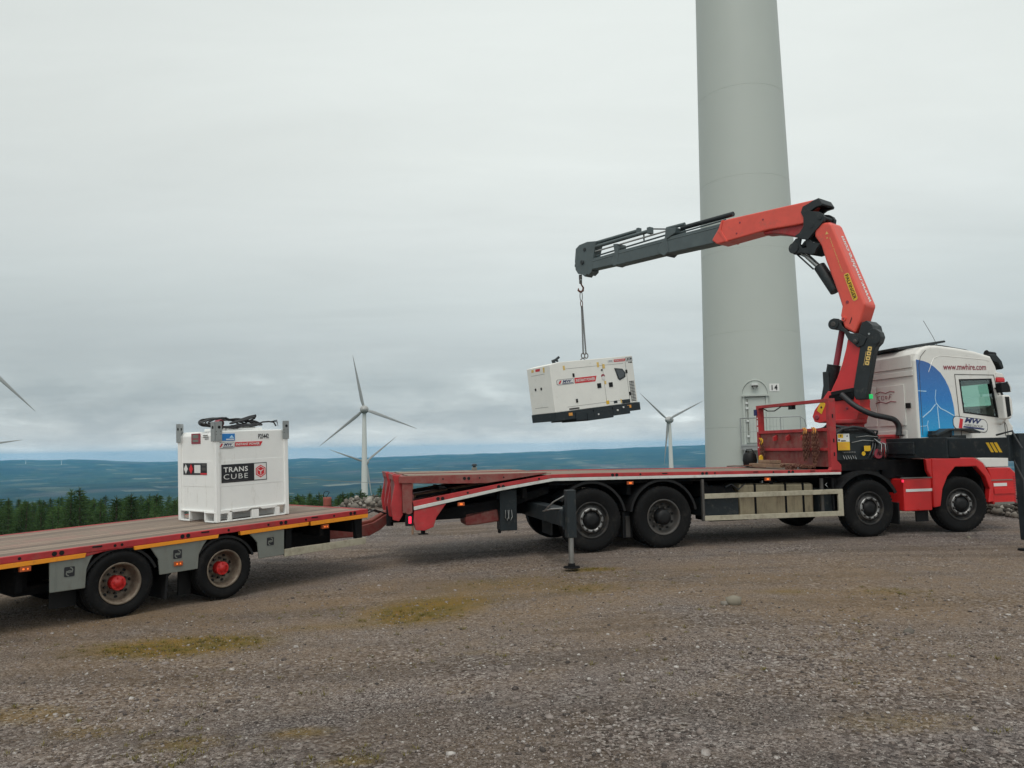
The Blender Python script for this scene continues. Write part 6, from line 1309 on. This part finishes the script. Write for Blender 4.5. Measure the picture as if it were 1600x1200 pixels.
den = mth('ADD', zc, .09); cx = mth('DIVIDE', sp.outputs[0], den); cy = mth('DIVIDE', sp.outputs[1], den); cv = N.new('ShaderNodeCombineXYZ'); L.new(cx, cv.inputs[0]); L.new(cy, cv.inputs[1])
def wnoise(sc, det, rough, vec=cv.outputs[0], dist=0.):
    n = N.new('ShaderNodeTexNoise'); n.inputs['Scale'].default_value = sc; n.inputs['Detail'].default_value = det; n.inputs['Roughness'].default_value = rough; n.inputs['Distortion'].default_value = dist; L.new(vec, n.inputs['Vector']); return n.outputs['Fac']
# elevation gradient of the cloud deck
grad = wramp(zc, [(0., (.84, .86, .84)), (.018, (.72, .75, .74)), (.045, (.57, .62, .63)), (.08, (.53, .585, .595)), (.13, (.56, .61, .615)), (.19, (.64, .69, .685)), (.27, (.75, .79, .775)), (.36, (.80, .835, .81)), (1., (.82, .85, .82))])
# brighter around the hidden sun direction to the right of the middle, darker to the left
dv = N.new('ShaderNodeVectorMath'); dv.operation = 'DOT_PRODUCT'; L.new(tc.outputs['Generated'], dv.inputs[0]); dv.inputs[1].default_value = (.12, .86, .50)
glow = mth('POWER', mth('MAXIMUM', dv.outputs['Value'], 0.), 5.)
back = mth('MULTIPLY', mth('MAXIMUM', mth('MULTIPLY', sp.outputs[1], -1.), 0.), .45)  # extra brightness added to unseen sky behind the camera, lights the near faces
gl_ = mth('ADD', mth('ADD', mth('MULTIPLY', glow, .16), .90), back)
side = mth('MULTIPLY_ADD', sp.outputs[0], .04, 1.0)
st_ = N.new('ShaderNodeMapping'); st_.inputs['Rotation'].default_value = (0, 0, .5); st_.inputs['Scale'].default_value = (.55, 1.5, 1); L.new(cv.outputs[0], st_.inputs['Vector'])
soft = mth('ADD', mth('MULTIPLY_ADD', wnoise(.6, 6, .5, st_.outputs[0], .6), .30, .80), mth('MULTIPLY', wnoise(2.2, 7, .6, st_.outputs[0], .8), .11))
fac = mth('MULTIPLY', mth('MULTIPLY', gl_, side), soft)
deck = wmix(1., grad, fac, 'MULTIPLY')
# ragged low clouds near the horizon
cd = N.new('ShaderNodeMapping'); cd.inputs['Scale'].default_value = (1, 1, 3.4); L.new(tc.outputs['Generated'], cd.inputs['Vector'])
low = wnoise(7.5, 9, .58, cd.outputs[0], .15)
lowm = wramp(zc, [(0., (.5, .5, .5)), (.02, (1, 1, 1)), (.055, (.8, .8, .8)), (.11, (.12, .12, .12)), (.2, (.0, .0, .0))])
lowc = wramp(low, [(.40, (.80, .82, .84)), (.52, (1, 1, 1)), (.62, (1.0, 1.0, 1.0)), (.72, (1., 1., 1.))])
lowh = wramp(low, [(.55, (0, 0, 0)), (.72, (.30, .31, .30))])
d1 = wmix(1., deck, wmix(lowm, (1., 1., 1.), lowc), 'MULTIPLY'); d2 = wmix(lowm, d1, wmix(1., d1, lowh, 'ADD'))
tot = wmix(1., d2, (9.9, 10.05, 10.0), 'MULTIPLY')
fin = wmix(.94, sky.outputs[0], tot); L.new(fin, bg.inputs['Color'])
W.cycles.sampling_method = 'AUTOMATIC'
sl = bpy.data.lights.new('sun', 'SUN'); sl.energy = 1.2; sl.angle = radians(25); sl.color = (1, .96, .9); so = bpy.data.objects.new('sun', sl); C.objects.link(so)
d = Vector((sin(SUN_AZ)*cos(SUN_EL), cos(SUN_AZ)*cos(SUN_EL), sin(SUN_EL))); so.rotation_euler = d.to_track_quat('Z', 'Y').to_euler()

# ================================================================== camera
cam = bpy.data.cameras.new('camera'); cam.sensor_width = 36; cam.lens = 27.; cam.clip_end = 120000; cam.clip_start = .05
co_ = bpy.data.objects.new('camera', cam); C.objects.link(co_); S.camera = co_
pitch = math.atan(100/1200.); M = Matrix.Rotation(pi/2+pitch, 4, 'X') @ Matrix.Rotation(radians(-1.1), 4, 'Z'); M.translation = (0, 0, 1.76); co_.matrix_world = M
S.view_settings.view_transform = 'Standard'; S.view_settings.look = 'None'; S.view_settings.exposure = 0; S.view_settings.gamma = 1
S.cycles.volume_bounces = 1; S.cycles.max_bounces = 8; S.cycles.transparent_max_bounces = 12
